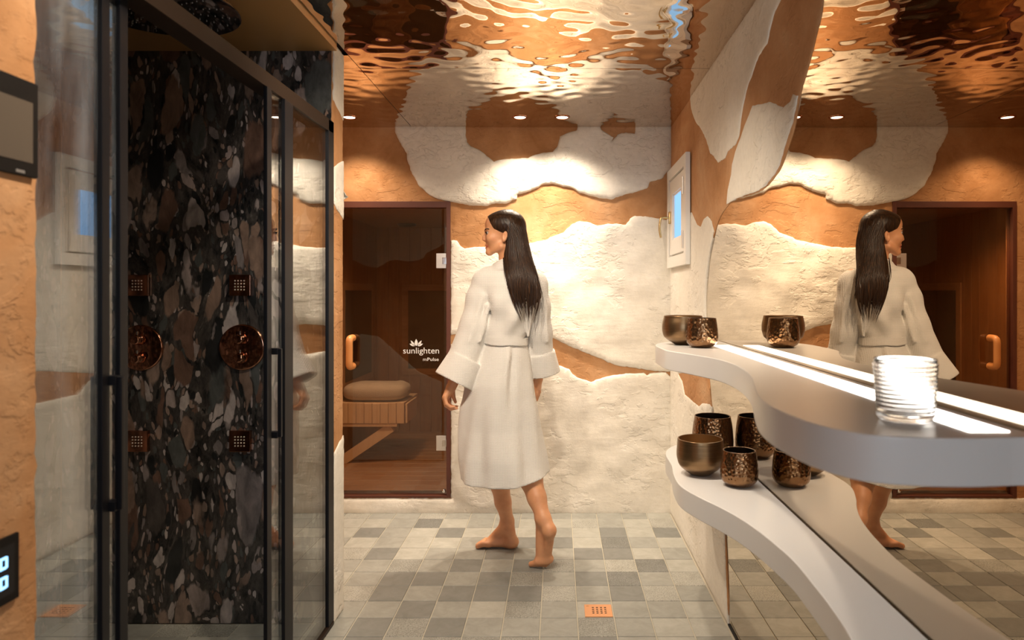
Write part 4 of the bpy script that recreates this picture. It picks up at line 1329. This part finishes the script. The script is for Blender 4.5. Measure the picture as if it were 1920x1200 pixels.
# left hand: palm, four curled fingers, thumb
wr = Q(847, 724, 3.42)
kn = [Q(834, 744, 3.395), Q(833, 746, 3.415), Q(834.5, 747, 3.435), Q(838, 746, 3.452)]
for q_ in kn: body.cap(wr + (q_ - wr) * 0.18, q_, 0.0185, 0.0125, 0.012)
fing = [[(837, 757, 3.385), (845, 763.5, 3.385), (852.5, 762.5, 3.388)], [(836, 760, 3.408), (845, 767, 3.408), (855, 766, 3.410)],
        [(838, 760.5, 3.432), (846, 767, 3.432), (857, 765.5, 3.434)], [(842, 758, 3.454), (849, 763, 3.455), (857, 762, 3.456)]]
for b_, f_ in zip(kn, fing):
    ch = [b_] + [Q(*c) for c in f_]
    body.chain(ch, [0.0105, 0.0092, 0.0083, 0.0068], 0.004)
body.chain([Q(849, 730, 3.448), Q(850, 743, 3.466), Q(854, 754, 3.464)], [0.0125, 0.0102, 0.0078], 0.006)
# right hand hanging on the far side
wr = Q(1009, 708, 3.60)
kn = [Q(1004, 727, 3.585), Q(1006, 728, 3.603), Q(1009, 728, 3.62), Q(1011, 726, 3.635)]
for q_ in kn: body.cap(wr + (q_ - wr) * 0.18, q_, 0.0185, 0.0125, 0.012)
for i, b_ in enumerate(kn):
    e = Vector(b_)
    l = [0.030, 0.036, 0.034, 0.026][i]
    body.chain([b_, b_ + np.array((0.001, 0.004, -l)), b_ + np.array((-0.008, 0.008, -l * 1.75)), b_ + np.array((-0.018, 0.010, -l * 2.2))], [0.0102, 0.0092, 0.0083, 0.0068], 0.004)
body.chain([Q(1003, 713, 3.59), Q(999, 724, 3.575), Q(999, 734, 3.575)], [0.012, 0.010, 0.0078], 0.006)
# legs
fk, fa = Q(931, 868, 3.54), Q(950.5, 986, 3.60)
body.cap(Q(932, 715, 3.5), fk, 0.075, 0.053, 0.03)
fk2 = fk + (fa - fk) * 0.30
body.chain([fk, fk2, fk + (fa - fk) * 0.62, fa + np.array((0.002, 0, 0.03))], [0.053, 0.051, 0.040, 0.0325], 0.02)
bk, bak = Q(985, 866, 3.45), Q(1019, 972, 3.30)
body.cap(Q(962, 715, 3.5), bk, 0.075, 0.052, 0.03)
bk2 = bk + (bak - bk) * 0.28
body.chain([bk, bk2, bk + (bak - bk) * 0.65, bak], [0.054, 0.058, 0.044, 0.033], 0.02)
# front foot: flat on the floor, toes to the left
g0 = lambda px_, d, z: np.array(((px_ - X0) * d / F, d, z))
heel = g0(959, 3.60, 0.030)
body.cap(fa + np.array((0.002, 0, 0.02)), heel, 0.034, 0.029, 0.02)
body.ell(heel + np.array((0.004, 0, 0.0)), (0.033, 0.030, 0.029), 0.012)
ball = g0(916, 3.618, 0.025)
body.cap(fa + np.array((-0.012, 0.003, -0.012)), ball + np.array((0.012, 0, 0.008)), 0.033, 0.021, 0.025)
body.cap(heel, ball + np.array((0.0, -0.022, -0.001)), 0.027, 0.019, 0.02)
body.cap(heel, ball + np.array((0.0, 0.026, -0.003)), 0.026, 0.017, 0.02)
for i, (dy, ln, r_) in enumerate([(-0.037, 0.050, 0.0145), (-0.014, 0.056, 0.0110), (0.006, 0.052, 0.0102), (0.024, 0.044, 0.0096), (0.040, 0.034, 0.0092)]):
    a_ = ball + np.array((0.006, dy * 0.85, -0.004)); 
    m_ = ball + np.array((-ln * 0.55, dy, -0.001)); t_ = ball + np.array((-ln, dy * 1.02, -0.025 + r_ + 0.001))
    body.chain([a_, m_, t_], [r_ * 1.15, r_ * 0.95, r_], 0.004)
body.ell(fa + np.array((0.004, -0.030, 0.004)), (0.013, 0.010, 0.015), 0.012)       # ankle bone
# rear foot: heel raised, on its toes, sole towards the camera
toe_y = 3.335
rheel = Q(1030, 994, 3.262)
rball = g0(1019, 3.325, 0.036)
body.cap(bak, rheel + np.array((0, 0.012, 0.0)), 0.034, 0.030, 0.02)
body.ell(rheel + np.array((0.0, 0.008, -0.006)), (0.029, 0.025, 0.032), 0.015)
body.cap(rheel + np.array((0, 0.016, -0.015)), rball + np.array((0.016, 0, 0.004)), 0.027, 0.020, 0.02)
body.cap(bak + np.array((-0.008, 0.02, -0.01)), rball + np.array((-0.018, 0.006, 0.004)), 0.030, 0.020, 0.025)
body.cap(rball + np.array((-0.026, 0.004, -0.004)), rball + np.array((0.032, -0.004, 0.012)), 0.020, 0.018, 0.015)
for i, (dx, ln, r_) in enumerate([(-0.026, 0.040, 0.0135), (-0.010, 0.040, 0.0105), (0.004, 0.036, 0.0098), (0.018, 0.031, 0.0092), (0.031, 0.026, 0.0088)]):
    a_ = rball + np.array((dx, 0.002, -0.004 + max(0, dx) * 0.3))
    m_ = rball + np.array((dx - ln * 0.42, ln * 0.25, -0.014)); t_ = np.array((rball[0] + dx - ln * 0.85, rball[1] + ln * 0.45, r_ + 0.001))
    body.chain([a_, m_, t_], [r_ * 1.2, r_, r_], 0.005)
under(person, body.mesh('body', M['skin'], 2))

# ---- face details
def small_tube(name, pts, r, mat):
    bm = bmesh.new(); sweep(bm, catmull(pts, 4), r, 8)
    return under(person, bm_obj(name, bm, mat, None, True))
for sg in (-1, 1):
    small_tube('eyebrow', [Q(909.3, 431.5, S + sg * 0.022), Q(911.5, 428.8, S + sg * 0.040), Q(917, 429.5, S + sg * 0.054)], [0.0022] * 4 + [0.0026] * 4 + [0.0015], M['eye_dark'])
    c = Q(914.8, 437, S + sg * 0.033)
    bm = bmesh.new(); t = bmesh.ops.create_uvsphere(bm, u_segments=16, v_segments=10, radius=0.0100)
    for v in t['verts']: v.co += Vector(c)
    under(person, bm_obj('eye', bm, M['eye_white'], None, True))
    bm = bmesh.new(); t = bmesh.ops.create_uvsphere(bm, u_segments=12, v_segments=8, radius=0.0062)
    for v in t['verts']: v.co += Vector(c) + Vector((-0.0058, sg * 0.003, 0))
    under(person, bm_obj('iris', bm, M['eye_dark'], None, True))
    small_tube('eyelid', [Q(911.0, 437.2, S + sg * 0.022), Q(909.9, 434.9, S + sg * 0.034), Q(913.0, 436.2, S + sg * 0.046)], 0.0017, M['eye_dark'])
small_tube('lips', [Q(914.2, 461.5, S - 0.020), Q(910.8, 460.2, S - 0.010), Q(910.0, 460.3, S), Q(910.8, 460.2, S + 0.010), Q(914.2, 461.5, S + 0.020)], 0.0026, M['lips'])
small_tube('lips', [Q(914.2, 462.6, S - 0.019), Q(911.2, 464.6, S - 0.010), Q(910.4, 465, S), Q(911.2, 464.6, S + 0.010), Q(914.2, 462.6, S + 0.019)], 0.0027, M['lips'])

# ---- robe
robe = Field((-0.70, 3.12, 0.28), (0.06, 3.80, 1.52), 0.005)
SEC = [  # py, left px, right px, depth radius, depth centre
    (486, 938, 968, 0.050, 3.50), (496, 930, 976, 0.060, 3.50), (506, 918, 990, 0.075, 3.50), (518, 906, 1002, 0.095, 3.50), (535, 900, 1010, 0.112, 3.50), (560, 903, 1012, 0.122, 3.50), (590, 908, 1004, 0.122, 3.505),
    (612, 908, 994, 0.120, 3.505), (632, 909, 986, 0.112, 3.505), (642, 908, 987, 0.112, 3.505), (665, 899, 993, 0.128, 3.505), (690, 884, 997, 0.140, 3.505), (720, 872, 1001, 0.150, 3.50), (760, 865, 1006, 0.160, 3.50), (800, 863, 1011, 0.168, 3.495),
    (850, 864, 1020, 0.185, 3.475), (905, 868, 1028, 0.195, 3.462), (945, 869, 1031, 0.198, 3.455)]
sp = np.array([s[0] for s in SEC], float)
def sec(col, py): return np.interp(py, sp, np.array([s[col] for s in SEC], float))
s_, x, y, z = robe.region(robe.lo, np.array([a[-1] for a in robe.ax]))
py_ = YH + (H - z) * F / 3.5
lf, rg = (sec(1, py_) - X0) * 3.5 / F, (sec(2, py_) - X0) * 3.5 / F
cx_, rx_ = (lf + rg) / 2, (rg - lf) / 2
ry_, cy_ = sec(3, py_), sec(4, py_)
X, Y = (x - cx_), (y - cy_)
th_ = np.arctan2(X / rx_, -Y / ry_)                       # 0 = towards the camera
lowf = np.clip((py_ - 640) / 230, 0, 1)
fold = 0.010 * np.sin(5 * th_ + 0.6 + 1.2 * np.sin(py_ / 90)) * lowf + 0.006 * np.sin(11 * th_ + 2 + py_ / 60) * lowf
fold += 0.012 * np.exp(-((th_ - 0.22) / 0.10) ** 2) * np.clip((py_ - 640) / 30, 0, 1) * np.clip((790 - py_) / 90, 0, 1)       # box pleat below the belt
fold -= 0.010 * np.exp(-((th_ - 0.42) / 0.10) ** 2) * np.clip((py_ - 640) / 30, 0, 1) * np.clip((800 - py_) / 90, 0, 1)
upf = np.clip((640 - py_) / 40, 0, 1) * np.clip((py_ - 540) / 40, 0, 1)
fold += 0.009 * np.sin(7 * th_ + 1.0 + py_ / 25) * upf + 0.009 * np.sin(3 * th_ - py_ / 16) * upf
rho = np.sqrt((X / rx_) ** 2 + (Y / ry_) ** 2)
d = (rho - 1) * np.minimum(rx_, ry_) * 0.9 - fold
hem = H - (np.interp((x * F / 3.5 + X0), [860, 905, 950, 990, 1030], [911, 916, 916, 911, 899]) - YH) * 3.30 / F
for (a_, b_, r_) in ((bk, bk + (bak - bk) * 0.6, 0.074), (bk + (Q(962, 715, 3.5) - bk) * 0.6, bk, 0.076)):      # cloth pushed out by the trailing leg
    ba = b_ - a_; L_ = (ba * ba).sum()
    t_ = np.clip(((x - a_[0]) * ba[0] + (y - a_[1]) * ba[1] + (z - a_[2]) * ba[2]) / L_, 0, 1)
    dl = np.sqrt((x - a_[0] - t_ * ba[0]) ** 2 + (y - a_[1] - t_ * ba[1]) ** 2 + (z - a_[2] - t_ * ba[2]) ** 2) - r_
    hh = np.maximum(0.05 - np.abs(d - dl), 0) / 0.05
    d = np.minimum(d, dl) - hh * hh * 0.0125
d = np.maximum(d, hem - z)
d = np.maximum(d, -np.maximum(d + 0.011, z - (hem + 0.26)))          # hollow below: an open hem
topz = H - (487 - YH) * 3.5 / F
d = np.maximum(d, z - topz)
robe.blend(s_, d.astype(np.float32), 0.0)
# shoulders
robe.cap(Q(913, 524, S), Q(1001, 529, S), 0.064, 0.064, 0.04)
# shawl collar
for (w_, py0, dr_, r_) in ((23, 490, 0.060, 0.011), (27, 495, 0.070, 0.011), (32, 500.5, 0.080, 0.0105), (36, 505, 0.087, 0.009)):
    cr = []
    for i in range(19):
        a = PI * (-0.06 + 1.12 * i / 18)
        cr.append(Q(950 - w_ * math.cos(a), py0 + 9 * max(0, math.cos(a)) ** 2 - 1.5 * math.sin(a), S + 0.012 - dr_ * math.sin(a)))
    robe.chain(cr, [r_] * 19, 0.004)
# sleeves: creased tubes with wide turned-back cuffs
def sleeve(path, rad, cuff_a, cuff_b, ra, rb, squash=1.0):
    robe.chain(path, rad, 0.025)
    a, b = np.array(cuff_a), np.array(cuff_b)
    ax = (b - a) / np.linalg.norm(b - a); L = np.linalg.norm(b - a)
    m = max(ra, rb) + 0.05
    s, x, y, z = robe.region(np.minimum(a, b) - m, np.maximum(a, b) + m)
    X, Y, Z = x - a[0], y - a[1], z - a[2]
    t = X * ax[0] + Y * ax[1] + Z * ax[2]
    rr = np.sqrt(np.maximum(X * X + (Y * squash) ** 2 + Z * Z - t * t * 1.0, 1e-8))
    tt = np.clip(t / L, 0, 1)
    d = rr - (ra + (rb - ra) * tt)
    d = np.maximum(d, np.maximum(-t, t - L))
    inner = np.maximum(rr - (ra + (rb - ra) * tt - 0.012), (L - 0.055) - t)
    robe.blend(s, d.astype(np.float32), 0.002)
    D = robe.D[s]
    robe.D[s] = np.maximum(D, -inner)
    body_cut.append((a, b))
body_cut = []
sleeve([Q(909, 533, 3.50), Q(899, 560, 3.49), Q(891, 610, 3.475), Q(868, 672, 3.445)], [0.066, 0.064, 0.074, 0.076], Q(874, 672, 3.448), Q(851, 716, 3.425), 0.090, 0.104)
sleeve([Q(1003, 538, 3.50), Q(1008, 575, 3.505), Q(1011, 622, 3.53), Q(1015, 668, 3.565)], [0.064, 0.062, 0.064, 0.064], Q(1013, 660, 3.562), Q(1021, 700, 3.585), 0.075, 0.083)
# creases on the sleeves
for (a, b, r_) in [((905, 555, 3.425), (880, 640, 3.39), 0.010), ((915, 575, 3.42), (900, 640, 3.40), 0.010), ((1000, 560, 3.43), (990, 630, 3.43), 0.010), ((1020, 560, 3.45), (1026, 640, 3.48), 0.008)]:
    robe.cap(Q(*a), Q(*b), r_, r_ * 0.7, 0.02)
under(person, robe.mesh('bathrobe', M['waffle_cotton'], 2))
# belt
bm = bmesh.new()
nb = 64
rings = []
for i in range(nb):
    a = 2 * PI * i / nb
    ring = []
    for (dz, dr) in ((0.016, 0.0), (0.018, 0.009), (-0.018, 0.010), (-0.016, 0.0)):
        py0 = 637 + 2.0 * math.sin(a + 0.5)
        l_, r_ = np.interp(py0, sp, [s[1] for s in SEC]), np.interp(py0, sp, [s[2] for s in SEC])
        c_, w_ = ((l_ + r_) / 2 - X0) * 3.5 / F, (r_ - l_) / 2 * 3.5 / F
        ry0 = np.interp(py0, sp, [s[3] for s in SEC])
        ring.append(bm.verts.new((c_ + (w_ + dr + 0.003) * math.sin(a), 3.505 - (ry0 + dr + 0.003) * math.cos(a), H - (py0 - YH) * 3.5 / F + dz + 0.002 * math.sin(5 * a))))
    rings.append(ring)
for i in range(nb):
    for k in range(4):
        bm.faces.new((rings[i][k], rings[(i + 1) % nb][k], rings[(i + 1) % nb][(k + 1) % 4], rings[i][(k + 1) % 4]))
under(person, bm_obj('belt', bm, M['waffle_cotton'], None, True, 60))

# ---- hair: a wet mass with strands laid over it
HR = [  # py, left, right, depth radius, centre depth
    (395.5, 944, 962, 0.022, 3.50), (398, 934, 969, 0.040, 3.50), (404, 922, 976, 0.060, 3.50), (412, 921, 981, 0.072, 3.50), (422, 927, 984.5, 0.080, 3.50), (434, 938, 987, 0.082, 3.50), (446, 948, 989, 0.082, 3.50), (460, 947, 992, 0.080, 3.492),
    (480, 946, 997, 0.068, 3.468), (500, 948, 1003, 0.052, 3.430), (520, 952, 1010, 0.036, 3.394), (540, 956, 1013, 0.024, 3.376), (560, 962, 1014, 0.016, 3.371), (580, 970, 1010, 0.009, 3.369), (600, 980, 1003, 0.005, 3.368)]
hp_ = [h[0] for h in HR]
def hrow(py, c): return float(np.interp(py, hp_, [h[c] for h in HR]))
hair = Field((-0.40, 3.28, 1.18), (0.0, 3.62, 1.76), 0.004)
s_, x, y, z = hair.region(hair.lo, np.array([a[-1] for a in hair.ax]))
py_ = YH + (H - z) * F / 3.5
I = lambda c: np.interp(py_, hp_, [h[c] for h in HR])
lf, rg = (I(1) - X0) * 3.5 / F, (I(2) - X0) * 3.5 / F
rho = np.sqrt(((x - (lf + rg) / 2) / ((rg - lf) / 2)) ** 2 + ((y - I(4)) / I(3)) ** 2)
ang = np.arctan2(x - (lf + rg) / 2, -(y - I(4)))
d = (rho - 1) * np.minimum((rg - lf) / 2, I(3)) - 0.0022 * np.sin(ang * 23 + 2 * np.sin(py_ / 40)) * np.clip((py_ - 400) / 40, 0, 1)
d = np.maximum(d, z - (H - (394.8 - YH) * 3.5 / F))
d = np.maximum(d, (H - (556 + 16 * np.sin(9 * ang + 0.7) + 8 * np.sin(23 * ang) - YH) * 3.5 / F) - z)
hair.blend(s_, d.astype(np.float32), 0.0)
hx_line = (np.interp(py_, [392, 402, 409, 420, 431, 436, 440, 446, 452], [900, 909, 917, 922.5, 929, 938, 949, 953, 953]) - X0) * 3.5 / F
for c_, r_ in ((Q(949, 424, S), (0.101, 0.0795, 0.0835)), (Q(931, 421, S), (0.061, 0.065, 0.0565))):
    k0 = np.sqrt(((x - c_[0]) / r_[0]) ** 2 + ((y - c_[1]) / r_[1]) ** 2 + ((z - c_[2]) / r_[2]) ** 2)
    dcap = (k0 - 1) * min(r_)
    dcap = np.maximum(dcap, (hx_line - x) * 0.8)
    dcap = np.maximum(dcap, (H - (452 - YH) * 3.5 / F) - z)
    hair.blend(s_, dcap.astype(np.float32), 0.012)
hair_o = under(person, hair.mesh('hair', M['wet_hair'], 1))
bm = bmesh.new()
hr = random.Random(5)
for i in range(520):
    th = math.radians(hr.uniform(-88, 165))
    y_end = 540 + 64 * hr.random() ** 0.8 if abs(math.degrees(th)) < 95 else hr.uniform(480, 560)
    y_beg = hr.uniform(398, 420) if hr.random() < 0.7 else hr.uniform(440, 500)
    clump = min((-1.1, -0.75, -0.42, -0.1, 0.2, 0.5, 0.85, 1.2), key=lambda c: abs(c - th)) + hr.uniform(-0.12, 0.12)
    ph = hr.uniform(0, 6.28); wob = hr.uniform(0.3, 1.6)
    rr_ = hr.uniform(0.0010, 0.0026)
    pts, rad = [], []
    n = 14
    for k in range(n + 1):
        t = k / n
        py = y_beg + (y_end - y_beg) * t
        l_, r_ = hrow(py, 1), hrow(py, 2)
        c, w = (l_ + r_) / 2, (r_ - l_) / 2
        tt = th + 0.05 * wob * math.sin(ph + t * 5)
        if abs(th) < 1.4: tt += (clump - th) * 0.75 * t * t * t
        off = 1.0
        px_ = c + w * math.sin(tt)
        dd = hrow(py, 4) - hrow(py, 3) * math.cos(tt)
        if py > 560: dd -= 0.004 * (py - 560) / 40
        pts.append(P(px_ * 1.0, py, 3.5)); pts[-1].y = dd - 0.0008
        rad.append(rr_ * (1 - 0.9 * max(0, (t - 0.55) / 0.45)) * min(1, t * 6 + 0.3))
    sweep(bm, pts, rad, 5)
# loose strands at the right shoulder and by the neck
for (p0, p1, p2, p3) in [((1004, 500), (1012, 530), (1019, 555), (1021, 578)), ((1008, 515), (1015, 540), (1018, 565), (1017, 585)), ((947, 490), (950, 510), (957, 535), (964, 560)), ((946, 485), (948, 505), (951, 520), (955, 530))]:
    pts = []
    for q_ in (p0, p1, p2, p3):
        w = P(q_[0], q_[1], 3.5); w.y = hrow(q_[1], 4) - hrow(q_[1], 3) * 0.55; pts.append(w)
    c_ = catmull(pts, 4)
    sweep(bm, c_, [0.0026 * (1 - 0.8 * i / (len(c_) - 1)) for i in range(len(c_))], 5)
st_ = bm_obj('strands', bm, M['wet_hair'], None, True, 80)
st_['kind'] = 'stuff'
under(person, st_)
